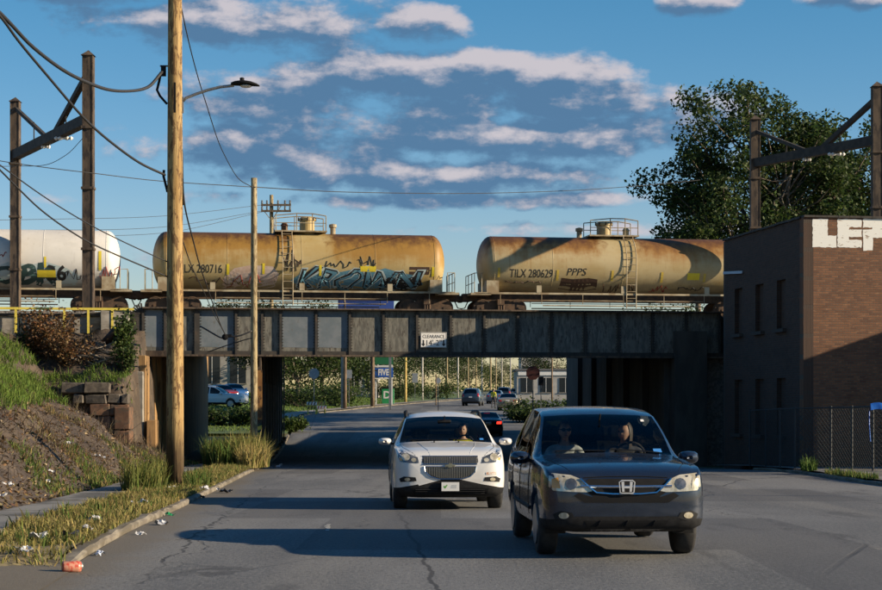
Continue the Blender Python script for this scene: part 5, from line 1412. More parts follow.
def away(c, px, d, rz, dz=0.0, x=None):
    p = on_road(px, d); 
    rot = Matrix.Rotation(math.pi + rz, 3, 'Z'); off = rot @ Vector((0, c.L, 0))
    c.root.location = p - off + Vector((0, 0, dz)); c.root.rotation_euler = (0, 0, math.pi + rz)
away(far_sedan('black car with lit red brake lights in the shade of the bridge', 'paint_black', lit=True), 488.5, 103, .04)
away(far_sedan('tan sedan driving away beyond the underpass', 'paint_tan'), 507.5, 146, -.08)
away(far_suv('dark teal SUV driving away along the left lane beyond the underpass', 'paint_navy'), 470.5, 170, -.12)
away(far_sedan('silver blue car ahead of the tan sedan', 'paint_silverblue'), 494, 186, -.12)
away(far_suv('black SUV ahead of the silver blue car', 'paint_black'), 503.5, 212, -.10)
away(far_sedan('grey-blue car seen right of the farther black SUV', 'paint_silverblue'), 513, 236, -.09)
away(far_suv('dark van-like SUV farther along the right lane', 'paint_navy'), 523, 262, -.08)
away(far_sedan('red car far down the street', 'paint_red'), 516, 300, -.08)
away(far_sedan('white car farthest down the street', 'paint_white'), 529, 330, -.08)
away(far_suv('blue SUV standing at the far right kerb', 'paint_blue'), 536, 285, -.08)
# parked on the lot left of the road, seen between the piers
def lot(c, px, d, rz):
    p = on_road(px, d); xx, yy = np.array([[p.x]]), np.array([[d]])
    c.root.location = (p.x, d, float(lawn_z(xx, yy)[0, 0]) + .02); c.root.rotation_euler = (0, 0, rz); c.root['group'] = 'cars parked on the lot left of the road'
lot(far_suv('white SUV parked on the lot, behind the slim pole', 'paint_white'), 246, 136, 1.35)
lot(far_sedan('white car with red behind it parked at the left of the lot', 'paint_white'), 217, 146, .5)
lot(far_sedan('red car parked in the middle of the lot', 'paint_red'), 230, 150, .4)
lot(far_sedan('blue car parked behind the red one on the lot', 'paint_blue'), 240, 157, .35)
# ------------------------------------------------------------ people
mat('skin', (.42, .24, .16), (.46, .27, .19), (20, 20, 20), rough=.55); mat('skin_dim', (.36, .20, .13), rough=.55)
mat('hair_dark', (.025, .017, .012), (.05, .035, .022), (40, 40, 12), rough=.6); mat('cloth_pale', (.38, .40, .40), (.30, .32, .33), (12, 12, 12), rough=.9); mat('cloth_dark', (.05, .05, .055), (.035, .035, .04), (12, 12, 12), rough=.9)
mat('cloth_yellow', (.62, .56, .03), (.50, .46, .03), (9, 9, 9), rough=.8); mat('denim', (.03, .04, .065), (.045, .055, .085), (15, 15, 15), rough=.9); mat('lips', (.30, .10, .09), rough=.5)
def skin_mesh(verts, edges, radii, root_i):
    me = bpy.data.meshes.new('figure'); me.from_pydata(verts, edges, [])
    o = bpy.data.objects.new('tmp_figure', me); COL.objects.link(o)
    md = o.modifiers.new('skin', 'SKIN'); md.use_smooth_shade = True; md.branch_smoothing = .4
    if not me.skin_vertices:
        bpy.context.view_layer.objects.active = o
    lay = me.skin_vertices[0] if me.skin_vertices else None
    if lay is None: return None
    for i, r in enumerate(radii):
        lay.data[i].radius = r if isinstance(r, tuple) else (r, r); lay.data[i].use_root = (i == root_i)
    sb = o.modifiers.new('smooth', 'SUBSURF'); sb.levels = 2; sb.render_levels = 2
    dg = bpy.context.evaluated_depsgraph_get(); dg.update()
    m2 = bpy.data.meshes.new_from_object(o.evaluated_get(dg)); bpy.data.objects.remove(o)
    return m2
def head_geo(c, yaw=0.0, pitch=0.0, k=1.0):
    """a head facing -y: returns verts, faces"""
    bm = bmesh.new(); bmesh.ops.create_uvsphere(bm, u_segments=28, v_segments=20, radius=1.0)
    for v_ in bm.verts:
        x, y, z = v_.co
        X, Y, Z = x * .074, y * .092, z * .115
        if z < 0:
            t = -z; X *= 1 - .30 * t * t; Y = Y * (1 - .12 * t) + (-.012 * t if y < 0 else .02 * t)
        if y < 0:
            fr = -y
            Y += .010 * math.exp(-((abs(x) - .42) / .2) ** 2 - ((z - .08) / .13) ** 2) * fr * 1.3       # eye sockets
            Y -= .024 * math.exp(-(x / .15) ** 2 - ((z + .17) / .19) ** 2) * fr                          # nose
            Y -= .007 * math.exp(-(x / .38) ** 2 - ((z + .50) / .10) ** 2) * fr                          # mouth
            Y -= .010 * math.exp(-(x / .35) ** 2 - ((z + .82) / .16) ** 2) * fr                          # chin
            Y -= .006 * math.exp(-(x / .6) ** 2 - ((z - .24) / .08) ** 2) * fr                           # brow
        if abs(x) > .86 and abs(z + .05) < .3: X *= 1.10; Y += .008
        v_.co = (X * k, Y * k, Z * k)
    M_ = Matrix.Rotation(yaw, 4, 'Z') @ Matrix.Rotation(pitch, 4, 'X')
    for v_ in bm.verts: v_.co = (M_ @ v_.co) + Vector(c)
    bm.verts.index_update()
    vs = [tuple(v_.co) for v_ in bm.verts]; fs = [[v_.index for v_ in f.verts] for f in bm.faces]; bm.free()
    return vs, fs, M_
def person(label, pose, hair_len=.5, shirt='cloth_dark', trousers='denim', yaw=0.0, glasses=False, group=None, sleeves='long', hm='hair_dark', k=1.0):
    root = tag(empty('person'), label, 'person', group)
    J = pose; names = list(J)
    rad = {'pelvis': (.15, .115), 'waist': (.135, .10), 'chest': (.165, .115), 'collar': (.10, .075), 'neck': .052, 'skull': .058, 'sl': .072, 'sr': .072, 'el': .047, 'er': .047, 'wl': .032, 'wr': .032,
           'hl': .036, 'hr': .036, 'hipl': .10, 'hipr': .10, 'kl': .066, 'kr': .066, 'al': .045, 'ar': .045, 'tl': .042, 'tr': .042}
    E = [('pelvis', 'waist'), ('waist', 'chest'), ('chest', 'collar'), ('collar', 'neck'), ('neck', 'skull'), ('collar', 'sl'), ('collar', 'sr'), ('sl', 'el'), ('sr', 'er'), ('el', 'wl'), ('er', 'wr'), ('wl', 'hl'), ('wr', 'hr'),
         ('pelvis', 'hipl'), ('pelvis', 'hipr'), ('hipl', 'kl'), ('hipr', 'kr'), ('kl', 'al'), ('kr', 'ar'), ('al', 'tl'), ('ar', 'tr')]
    me = skin_mesh([J[n] for n in names], [(names.index(a), names.index(b)) for a, b in E], [rad[n] for n in names], names.index('pelvis'))
    bm = bmesh.new()
    if me: bm.from_mesh(me)
    hc = Vector(J['skull']) + Vector((0, -.015, .055))
    vs, fs, M_ = head_geo(hc, yaw)
    hv = [bm.verts.new(p) for p in vs]
    for f in fs: bm.faces.new([hv[i] for i in f])
    # fingers: four and a thumb at each hand, bent
    def seg(a, b, r0, r1):
        mb_ = MB().tube([a, a.lerp(b, .5) + Vector((0, 0, .004)), b], [r0, (r0 + r1) / 2, r1], 6)
        q = [bm.verts.new(p) for p in mb_.v]
        for f in mb_.f: bm.faces.new([q[i] for i in f])
    for w_, h_ in (('wl', 'hl'), ('wr', 'hr')):
        d = (Vector(J[h_]) - Vector(J[w_])).normalized(); sd = d.cross(Vector((0, 0, 1))).normalized() if abs(d.z) < .9 else Vector((1, 0, 0))
        nrm = sd.cross(d)
        for i, ln in enumerate((.060, .072, .068, .052)):
            b0 = Vector(J[h_]) + sd * (.021 * (i - 1.5)) + d * .02
            seg(b0, b0 + d * ln * .55 - nrm * .012, .010, .009); seg(b0 + d * ln * .55 - nrm * .012, b0 + d * ln * .8 - nrm * .045, .009, .007)
        b0 = Vector(J[h_]) - sd * .03 - d * .02
        seg(b0, b0 + d * .035 - sd * .025 - nrm * .02, .011, .008)
    bmesh.ops.recalc_face_normals(bm, faces=bm.faces[:])
    zc, zp, zn = J['chest'][2], J['pelvis'][2], J['neck'][2]
    m3 = bpy.data.meshes.new('body')
    for f in bm.faces:
        ce = f.calc_center_median(); mi = 0
        nb = len(hv)
        pts = {n: Vector(J[n]) for n in names}
        if ce.z > zn - .005 and (ce - pts['neck']).xy.length < .12: mi = 0
        else:
            near = min(names, key=lambda n: (pts[n] - ce).length - (.06 if n in ('chest', 'waist', 'pelvis') else 0))
            if near in ('hl', 'hr', 'wl', 'wr', 'skull', 'neck'): mi = 0
            elif near in ('hipl', 'hipr', 'kl', 'kr', 'pelvis', 'al', 'ar'): mi = 2
            elif near in ('tl', 'tr'): mi = 3
            elif near in ('el', 'er') and sleeves == 'short': mi = 0
            else: mi = 1
        f.material_index = mi; f.smooth = True
    bm.to_mesh(m3); bm.free()
    for mm in ('skin', shirt, trousers, 'car_plastic'): m3.materials.append(MATS[mm])
    o = bpy.data.objects.new('body', m3); COL.objects.link(o); o.parent = root
    # hair shell
    bm = bmesh.new(); bmesh.ops.create_uvsphere(bm, u_segments=24, v_segments=18, radius=1.0)
    kill = []
    for v_ in bm.verts:
        x, y, z = v_.co
        front = y < -.30 and z < .52 and abs(x) < .92
        low = z < (.1 if hair_len < .3 else -.75 - hair_len * .2) and y < .6
        if front or (z < -.35 and hair_len < .3): kill.append(v_)
        s = 1.08 + .03 * math.sin(9 * x + 7 * z)
        X, Y, Z = x * .080 * s, y * .098 * s + .006, z * .118 * s + .008
        if z < -.1 and hair_len > .3: Z -= hair_len * .14 * min(1, (-z - .1) * 1.6); Y += .01
        v_.co = hc + (M_ @ Vector((X, Y, Z)))
    bmesh.ops.delete(bm, geom=kill, context='VERTS')
    mh = bpy.data.meshes.new('hair'); bm.to_mesh(mh); bm.free(); link('hair', mh, hm, root, True)
    def fpt(x, y, z): return hc + (M_ @ Vector((x, y, z)))
    if glasses:
        g_ = MB()
        for sd in (-1, 1):
            ring = [fpt(sd * .033 + .027 * math.cos(t), -.097 + .006 * abs(math.cos(t)), .012 + .021 * math.sin(t)) for t in np.linspace(0, 2 * math.pi, 14, endpoint=False)]
            k0 = len(g_.v); g_.v += [tuple(p) for p in ring]; g_.f.append(tuple(range(k0, k0 + 14)))
            g_.tube([fpt(sd * .058, -.09, .016), fpt(sd * .078, -.04, .018), fpt(sd * .080, .01, .012)], .004, 5)
        g_.tube([fpt(-.012, -.1, .016), fpt(.012, -.1, .016)], .005, 5)
        g_.build('sunglasses', 'black_paint', root)
    else:
        for sd in (-1, 1): MB().lathe([(.002, -.004), (.012, -.002), (.012, .002), (.002, .004)], 10, 'y', fpt(sd * .031, -.079, .010)).build('eye', 'graf_black', root)
    MB().tube([fpt(-.022, -.088, -.056), fpt(0, -.094, -.058), fpt(.022, -.088, -.056)], [.003, .006, .003], 6).build('mouth', 'lips', root)
    return root
def seated(hands):
    """hips at the origin, facing -y, seat at z = 0"""
    J = dict(pelvis=(0, .02, .10), waist=(0, .06, .27), chest=(0, .09, .44), collar=(0, .09, .57), neck=(0, .075, .645), skull=(0, .06, .72), sl=(-.18, .09, .53), sr=(.18, .09, .53),
             hipl=(-.09, -.05, .09), hipr=(.09, -.05, .09), kl=(-.12, -.44, .13), kr=(.12, -.44, .13), al=(-.12, -.62, -.26), ar=(.12, -.62, -.26), tl=(-.12, -.76, -.30), tr=(.12, -.76, -.30))
    if hands == 'wheel': J.update(el=(-.24, -.12, .34), er=(.24, -.12, .34), wl=(-.19, -.34, .43), wr=(.17, -.34, .43), hl=(-.17, -.41, .46), hr=(.15, -.41, .46))
    else: J.update(el=(-.25, -.05, .28), er=(.25, -.05, .28), wl=(-.14, -.26, .20), wr=(.14, -.26, .20), hl=(-.10, -.33, .19), hr=(.10, -.33, .19))
    return J
def in_car(p, car, lx_, ly_, lz_):
    bpy.context.view_layer.update()
    p.matrix_world = car.matrix_world @ Matrix.Translation((lx_, ly_, lz_))
in_car(person('passenger in dark sunglasses and pale top inside the dark SUV', seated('lap'), .9, 'cloth_pale', glasses=True, yaw=.08), CRV_ROOT, -.37, 2.38, .60)
in_car(person('driver of the dark SUV, head turned, dark hair', seated('wheel'), .9, 'cloth_dark', yaw=-.75), CRV_ROOT, .37, 2.38, .58)
in_car(person('driver of the white crossover with hands on the wheel', seated('wheel'), .1, 'cloth_yellow', yaw=-.2), trv.root, .37, 2.56, .62)
J = dict(pelvis=(0, 0, .92), waist=(0, 0, 1.08), chest=(0, .01, 1.26), collar=(0, .01, 1.40), neck=(0, 0, 1.47), skull=(0, -.01, 1.55), sl=(-.18, .01, 1.37), sr=(.18, .01, 1.37), el=(-.24, .06, 1.10), er=(.24, -.04, 1.10), wl=(-.22, -.08, .92), wr=(.22, -.2, .98),
         hl=(-.21, -.13, .86), hr=(.21, -.26, .95), hipl=(-.09, 0, .86), hipr=(.09, 0, .86), kl=(-.10, -.14, .48), kr=(.10, .04, .48), al=(-.10, -.12, .09), ar=(.10, .26, .12), tl=(-.10, -.24, .04), tr=(.10, .16, .04))
w = person('pedestrian in a bright yellow top walking near the tan sedan', J, .1, 'cloth_yellow', 'cloth_dark')
pw_ = on_road(493.5, 158); w.location = pw_; w.rotation_euler = (0, 0, math.pi - .3)
# ------------------------------------------------------------ grass, weeds, leaves
tone_mat('blades', .8, .3); tone_mat('leaves', .6, .35)
def pal(n, cols, jitter=.25):
    c = np.array(cols, float)[RNG.integers(0, len(cols), n)]
    return np.clip(c * (1 + RNG.normal(0, jitter, (n, 1))) * (1 + RNG.normal(0, .07, (n, 3))), .004, .9)
def blades_mesh(name, P, hmin, hmax, w, lean, cols, tipcols=None):
    """P (n,3) roots -> one bent blade each (three triangles)"""
    P = np.asarray(P, float); n = len(P)
    h = RNG.uniform(hmin, hmax, n) * RNG.uniform(.6, 1.15, n); a = RNG.uniform(0, 2 * np.pi, n); ln = np.abs(RNG.normal(0, lean, n)) + .05
    dirv = np.stack([np.cos(a), np.sin(a), np.zeros(n)], 1); b = RNG.uniform(0, 2 * np.pi, n); side_ = np.stack([np.cos(b), np.sin(b), np.zeros(n)], 1) * (w * RNG.uniform(.6, 1.3, n))[:, None]
    up = np.array([0, 0, 1.0])
    mid = P + up * (h * .55)[:, None] + dirv * (h * ln * .35)[:, None]
    tip = P + up * (h * np.clip(1 - ln * .35, .35, 1))[:, None] + dirv * (h * ln)[:, None]
    V_ = np.stack([P - side_, P + side_, mid - side_ * .75, mid + side_ * .75, tip], 1).reshape(-1, 3)
    k = (np.arange(n) * 5)[:, None]
    F = np.concatenate([k + np.array([[0, 1, 3]]), k + np.array([[0, 3, 2]]), k + np.array([[2, 3, 4]])], 1).reshape(-1, 3)
    t = pal(n, cols); tt = np.repeat(t[:, None], 5, 1)
    if tipcols is not None: tt[:, 4] = pal(n, tipcols); tt[:, 2:4] = (tt[:, 2:4] + tt[:, 4:5]) / 2
    return np_mesh(name, V_, F, tt.reshape(-1, 3))
GREEN = [(.07, .12, .022), (.09, .14, .03), (.055, .095, .02)]; STRAW = [(.30, .24, .085), (.24, .20, .07), (.34, .27, .11)]; OLIVE = [(.13, .14, .035), (.16, .15, .04), (.10, .115, .03)]; BROWN = [(.16, .10, .05), (.11, .07, .038), (.20, .13, .065)]
def field_noise(x, y, s=1.0, seed=0.0):
    return (np.sin(x * 1.3 * s + 2.1 * np.sin(y * .7 * s + seed) + seed) + np.sin(y * 1.7 * s + 1.7 * np.sin(x * .9 * s - seed)) + .6 * np.sin(3.1 * s * x - 2.3 * s * y + seed)) / 2.6
def verge_pts(n, y0, y1, a=.07, b=SW0):
    yv_ = y0 + (y1 - y0) * RNG.uniform(0, 1, n) ** .75; t = RNG.uniform(a, b, n); xv = xl(yv_) - t
    z = verge_z(xv[:, None], yv_[:, None])[:, 0]; return np.stack([xv, yv_, z], 1), t
def stuff(name, me, m, label, cat):
    o = link(name, me, m); tag(o, label, cat, kind='stuff'); return o
P_, t_ = verge_pts(78000, 18.6, 67); fn = field_noise(P_[:, 0], P_[:, 1], 1.2, 1)
keep = (fn + RNG.normal(0, .35, len(fn)) > -.40); P1 = P_[keep]
stuff('verge_grass', blades_mesh('verge_grass', P1, .05, .17, .009, .85, STRAW + OLIVE + OLIVE, STRAW), 'blades', 'dry yellowish grass on the verge beside the kerb', 'grass')
P_, t_ = verge_pts(22000, 18.6, 66); fn = field_noise(P_[:, 0], P_[:, 1], 2.2, 4); P2 = P_[fn + RNG.normal(0, .2, len(fn)) > .45]
stuff('green_tufts', blades_mesh('green_tufts', P2, .10, .28, .010, .6, GREEN + OLIVE), 'blades', 'greener tufts in the verge grass', 'grass')
def clump(label, cx, cy, rx, ry, n, hmin, hmax, cols, tips, name='weed_clump', w=.012, lean=.35, z=None, group=None):
    r = np.sqrt(RNG.uniform(0, 1, n)); a = RNG.uniform(0, 2 * np.pi, n); x = cx + rx * r * np.cos(a); y = cy + ry * r * np.sin(a)
    zz = zg(y) + .11 if z is None else z(x, y)
    hs = 1 - .45 * r ** 2
    me = blades_mesh(name, np.stack([x, y, zz], 1) - np.array([cx, cy, z1(cy)]), hmin, hmax, w, lean, cols, tips)
    o = link(name, me, 'blades'); o.location = (cx, cy, z1(cy)); tag(o, label, 'weeds', group); return o
clump('tall green weeds left of the slim pole before the bridge', -7.45, 62.5, .75, 2.2, 1900, .6, 1.25, GREEN + GREEN + OLIVE, GREEN + OLIVE, w=.022)
clump('bushy weeds with straw seed heads around the slim pole', -6.75, 63.2, .62, 2.4, 2400, .65, 1.35, GREEN + OLIVE, OLIVE + STRAW, w=.022)
clump('yellowing weeds spilling over the kerb right of the slim pole', -6.35, 61.0, .5, 2.0, 1300, .45, .95, OLIVE + STRAW, STRAW, w=.02)
clump('green weeds at the left foot of the tall wooden pole', -6.25, 38.2, .42, 1.6, 900, .45, .85, GREEN + OLIVE, OLIVE, w=.014)
clump('low green weeds right of the tall wooden pole', -5.42, 40.0, .25, 1.6, 520, .2, .5, GREEN + OLIVE, None, w=.013)
clump('small weeds growing through the right kerb', 11.35, 55.5, .22, .7, 260, .2, .55, GREEN, None, w=.014)
clump('grass tuft along the right pavement edge', 11.15, 49.0, .16, 3.2, 700, .08, .26, GREEN + OLIVE, None, w=.013)
# hillside cover
def hill_pts(n, x0, x1_, y0, y1):
    x = RNG.uniform(x0, x1_, n); y = RNG.uniform(y0, y1, n); t = xl(y) - SW1 - x; k = t > .05; x, y, t = x[k], y[k], t[k]
    return np.stack([x, y, hill_z(x[:, None], y[:, None])[:, 0] - .02], 1), t
P_, t_ = hill_pts(170000, -21, -6.2, 20, 68); fn = field_noise(P_[:, 0], P_[:, 1], .55, 2.0) + RNG.normal(0, .22, len(P_))
upper = (P_[:, 2] > 1.8 + .25 * np.sin(P_[:, 0] * .8)) & (P_[:, 1] < 64.9); fn2 = field_noise(P_[:, 0], P_[:, 1], .8, 5.0)
stripe = (P_[:, 2] > 2.7) & (P_[:, 2] < 3.05) & (P_[:, 0] < -12.6) & (fn2 > -.7)
k = upper & ~stripe & (fn > -.75)
stuff('bank_grass', blades_mesh('bank_grass', P_[k], .15, .42, .015, .8, [(.085, .145, .022), (.11, .175, .03), (.065, .12, .018)], [(.13, .18, .035)]), 'blades', 'green grass on the upper bank and its ledge', 'grass')
k = (~upper | stripe) & (P_[:, 1] < 66) & (fn > .75)
stuff('dead_grass', blades_mesh('dead_grass', P_[k], .08, .30, .012, .95, BROWN + STRAW[:2] + OLIVE[:1]), 'blades', 'dead brown grass scattered over the lower bank', 'grass')
k = (t_ < 1.0 + .5 * np.sin(P_[:, 1] * .9)) & (fn > .12)
stuff('bank_foot_weeds', blades_mesh('bank_foot_weeds', P_[k], .09, .26, .012, .65, GREEN + GREEN + OLIVE + STRAW[:1]), 'blades', 'mixed weeds along the foot of the bank beside the pavement', 'weeds')
k = (~upper | stripe) & (RNG.uniform(0, 1, len(P_)) < .075) & (t_ > .5)
stuff('bramble_stems', blades_mesh('bramble_stems', P_[k], .25, .75, .007, 1.6, [(.07, .05, .035), (.12, .085, .055), (.045, .033, .024), (.19, .145, .09)]), 'blades', 'tangled dead bramble stems over the brown bank', 'brambles')
# twigs and leaf litter
n = 42000; P_, t_ = hill_pts(n, -17, -6.3, 22, 66); n = len(P_)
def flakes(name, P, smin, smax, cols, flat_=.5, aspect=.5):
    n = len(P); a = RNG.normal(0, 1, (n, 3)); a[:, 2] *= flat_; a /= np.linalg.norm(a, axis=1)[:, None]; b = RNG.normal(0, 1, (n, 3)); b[:, 2] *= flat_
    b -= a * (a * b).sum(1)[:, None]; b /= np.linalg.norm(b, axis=1)[:, None]
    s = RNG.uniform(smin, smax, n)[:, None]; V_ = np.stack([P - a * s * .5, P + b * s * .5 * aspect, P + a * s * .5, P - b * s * .5 * aspect], 1).reshape(-1, 3)
    k = (np.arange(n) * 4)[:, None]; return np_mesh(name, V_, k + np.array([[0, 1, 2, 3]]), np.repeat(pal(n, cols), 4, 0))
low = P_[(P_[:, 2] < 2.4) | (P_[:, 1] > 65)]
stuff('leaf_litter', flakes('leaf_litter', low + np.array([0, 0, .035]), .04, .14, BROWN + [(.06, .04, .025), (.26, .20, .12)]), 'blades', 'dead leaves and twigs strewn over the brown bank', 'litter')

# ------------------------------------------------------------ trees and shrubs
mat('bark', (.11, .085, .06), (.17, .135, .10), (6, 6, 1.2), rough=.9, bumpv=.5, c3=(.06, .045, .035), s3=(10, 10, 2))
def leaf_cloud(P, smin, smax, cols):
    return flakes('crown', P, smin, smax, cols, flat_=.75, aspect=.62)
def tree(label, base, top, crown_c, crown_r, nclump, nleaf, leaf, cols, seed, trunk_r=.3, group=None, fork=.35, name='tree', shell=.45, limbs=7, cz=.5, clr=1.1):
    rr = np.random.default_rng(seed)
    root = tag(empty(name, base), label, 'tree', group); B = Vector(base)
    C = np.array(crown_c) - np.array(base); Rr = np.array(crown_r)
    d = rr.normal(0, 1, (nclump * 3, 3)); d /= np.linalg.norm(d, axis=1)[:, None]; d = d[d[:, 2] > -.75][:nclump]
    rad = shell + (1 - shell) * rr.uniform(0, 1, len(d)) ** .6
    rad *= 1 + .16 * np.sin(d[:, 0] * 5 + seed) + .12 * np.sin(d[:, 2] * 7 + d[:, 1] * 4)
    cl = C + d * Rr * rad[:, None]
    # limbs: cluster clumps by direction
    H = C[2] - Rr[2] * fork; ax = np.array([C[0] * .35, C[1] * .35, H])
    seeds = cl[rr.choice(len(cl), limbs, replace=False)]
    lab = np.argmin(((cl[:, None] - seeds[None]) ** 2).sum(2), 1)
    mb = MB(); mb.tube([(0, 0, -.3), (C[0] * .05, C[1] * .05, H * .35), (C[0] * .2, C[1] * .2, H * .7), tuple(ax)], [trunk_r * 1.15, trunk_r, trunk_r * .9, trunk_r * .8], 10)
    for q in range(limbs):
        mem = cl[lab == q]
        if not len(mem): continue
        ctr = mem.mean(0); mid = ax + (ctr - ax) * .55 + np.array([0, 0, -.06 * np.linalg.norm(ctr - ax)]) + rr.normal(0, .25, 3)
        st = ax + np.array([0, 0, -rr.uniform(0, .2) * H])
        mb.tube([tuple(st), tuple(st + (mid - st) * .5 + rr.normal(0, .15, 3)), tuple(mid), tuple(ctr)], [trunk_r * .55, trunk_r * .45, trunk_r * .34, trunk_r * .2], 7)
        for e in mem:
            s0 = mid + (ctr - mid) * rr.uniform(0, 1); m2 = s0 + (e - s0) * .5 + rr.normal(0, .18, 3)
            mb.tube([tuple(s0), tuple(m2), tuple(e)], [trunk_r * .2, trunk_r * .12, trunk_r * .05], 4, cap=False)
    mb.build('trunk', 'bark', root, smooth=True)
    k = nleaf // len(cl); P = []
    for e in cl:
        s = clr * rr.uniform(.65, 1.25); kk = int(k * (s / clr) ** 2)
        p = rr.normal(0, 1, (kk, 3)); p /= (np.linalg.norm(p, axis=1)[:, None] + 1e-6); p *= rr.uniform(.1, 1, (kk, 1)) ** .55
        P.append(e + p * np.array([s, s, s * .72]))
    crown = link('crown', leaf_cloud(np.concatenate(P), leaf[0], leaf[1], cols), 'leaves', root)
    return root
DG = [(.030, .054, .014), (.044, .072, .018), (.024, .043, .012), (.062, .088, .022)]
MG = [(.055, .088, .020), (.072, .108, .026), (.045, .076, .018)]
YG = [(.13, .16, .035), (.10, .135, .03), (.16, .18, .05)]
D = 116
tb = pix(800, 0, D); tree('big leafy tree rising behind the brick building and tank car', (tb.x, D, 3.5), 0, (pix(758, 0, D).x, D, 14.9), (8.0, 5.5, 6.9), 190, 46000, (.15, .36), DG, 3, .42, fork=.75, limbs=10, shell=.35, clr=1.3, group='trees behind the tracks')
tb = pix(905, 0, 124); tree('second tree behind the right catenary portal, lighter green', (tb.x, 124, 3.5), 0, (pix(858, 0, 124).x, 124, 14.2), (6.6, 5, 7.2), 130, 30000, (.15, .38), DG + MG, 5, .38, fork=.7, limbs=8, shell=.35, clr=1.3, group='trees behind the tracks')
tb = pix(700, 0, 112); tree('low young tree beside the big one, above the cream tank car', (tb.x, 112, 3.5), 0, (pix(692, 0, 112).x, 112, 10.3), (3.4, 3, 2.6), 40, 8000, (.14, .32), DG + MG[:1], 8, .2, fork=.5, limbs=5, clr=.85, group='trees behind the tracks')
def shrub(label, base, r, n, leaf, cols, seed, name='shrub', group=None, stems=14, cat='shrub', twig='bark'):
    rr = np.random.default_rng(seed); root = tag(empty(name, base), label, cat, group); mb = MB(); P = []
    for i in range(stems):
        a = rr.uniform(0, 6.28); q = rr.uniform(.3, 1) ** .5; e = np.array([r[0] * q * math.cos(a), r[1] * q * math.sin(a), r[2] * rr.uniform(.45, 1.0)])
        m_ = e * .5 + np.array([0, 0, r[2] * .12]); mb.tube([(0, 0, -.1), tuple(m_), tuple(e)], [.03, .02, .008], 4)
        for t in (.55, .8, 1.0):
            c = e * t; p = rr.normal(0, 1, (n // (stems * 3), 3)) * np.array([r[0], r[1], r[2]]) * .17; P.append(c + p)
    mb.build('stems', twig, root); link('foliage', leaf_cloud(np.concatenate(P), leaf[0], leaf[1], cols), 'leaves', root); return root
def hz(x, y): return float(hill_z(np.array([[x]]), np.array([[y]]))[0, 0])
RB = [(.17, .085, .035), (.12, .06, .028), (.22, .12, .045), (.09, .06, .03)]
p = pix(52, 350, 66.4); shrub('rusty brown dead shrub against the yellow railing', (p.x, 66.0, hz(p.x, 66.0)), (1.0, .7, 1.75), 3200, (.06, .16), RB, 21, stems=34)
p = pix(72, 350, 65.6); shrub('low brown thicket below the yellow railing', (p.x, 65.4, hz(p.x, 65.4)), (.95, .6, 1.0), 1900, (.06, .14), RB + BROWN, 22, stems=26)
p = pix(30, 330, 66.5); shrub('small dark green bush at the railing foot', (p.x, 66.5, hz(p.x, 66.5)), (.55, .4, .8), 900, (.07, .15), DG, 23)
p = pix(121, 350, 66); shrub('green creeper beside the end of the abutment', (p.x, 65.7, hz(p.x, 65.7) + .1), (.5, .5, 1.5), 1900, (.08, .18), DG + MG, 24, stems=20)
p = pix(126, 380, 65.5); shrub('leafy creeper hanging at the grass ledge end', (p.x, 65.2, hz(p.x, 65.2)), (.45, .4, .9), 1000, (.07, .15), MG + DG, 25)
# brush pile and a yellow-ended log
p = pix(96, 355, 65.8); bp = tag(empty('brush_pile', (p.x, 65.6, hz(p.x, 65.6))), 'heap of grey dead branches on the upper bank', 'brush pile')
rr = np.random.default_rng(5)
for i in range(38):
    a = rr.uniform(0, 6.28); L_ = rr.uniform(.5, 1.3); c0 = np.array([rr.uniform(-.65, .65), rr.uniform(-.4, .4), rr.uniform(.05, .75) ]); dd = np.array([math.cos(a), math.sin(a) * .6, rr.uniform(-.5, .6)]) * L_ / 2
    if i % 2: c0[2] *= .6
    MB().tube([tuple(c0 - dd), tuple(c0 + rr.normal(0, .06, 3)), tuple(c0 + dd)], [.035, .03, .012], 5).build('branch', mat('dead_branch', (.22, .18, .135), (.13, .10, .075), (9, 9, 9), rough=.9), bp)
lg = tag(empty('log'), 'dark log with a yellow-painted end leaning by the railing', 'log')
la, lb = pix(106, 342, 66.0), pix(116, 329, 65.8)
MB().tube([la, (la + lb) / 2 + Vector((.02, 0, 0)), lb], [.17, .155, .14], 12).build('trunk_piece', 'graf_brown', lg, smooth=True)
MB().tube([lb, lb + (lb - la).normalized() * .06], [.142, .12], 12).build('painted_end', 'sticker_yellow', lg)

# ------------------------------------------------------------ litter
mat('paper', (.52, .52, .52), (.36, .37, .40), (14, 14, 14), rough=.8); mat('paper_blue', (.42, .47, .58), rough=.7); mat('bag_dark', (.04, .04, .045), rough=.4); mat('can_red', (.42, .05, .03), (.5, .24, .16), (25, 25, 25), rough=.35); mat('bottle_green', (.02, .18, .06), rough=.2)
def scrap(label, x, y, z, s, m, seed, group='litter along the road edge', name='litter_scrap', cat='litter'):
    rr = random.Random(seed); bm = bmesh.new(); bmesh.ops.create_grid(bm, x_segments=6, y_segments=5, size=s * .9)
    ph = rr.uniform(0, 6)
    for v_ in bm.verts:
        x_, y_ = v_.co.x, v_.co.y
        v_.co = (x_ * 1.15 + rr.uniform(-.16, .16) * s, y_ * .85 + rr.uniform(-.16, .16) * s, s * (.35 + .34 * math.sin(x_ / s * 2.6 + ph) * math.cos(y_ / s * 2.1 + ph) + rr.uniform(-.22, .3)))
    me = bpy.data.meshes.new(name); bm.to_mesh(me); bm.free()
    o = link(name, me, m); o.location = (x, y, z); o.rotation_euler = (0, 0, rr.uniform(0, 6)); tag(o, label, cat, group); return o
def at_px(px, py, surf):
    """walk out along the pixel's ray to the surface it shows"""
    lo_, hi_ = 14.0, 68.0; f = lambda d: pix(px, py, d).z - surf((px - CX) * d / FPX, d)
    d = lo_
    while d < hi_ and f(d) > 0: d += .1
    return (px - CX) * d / FPX, d
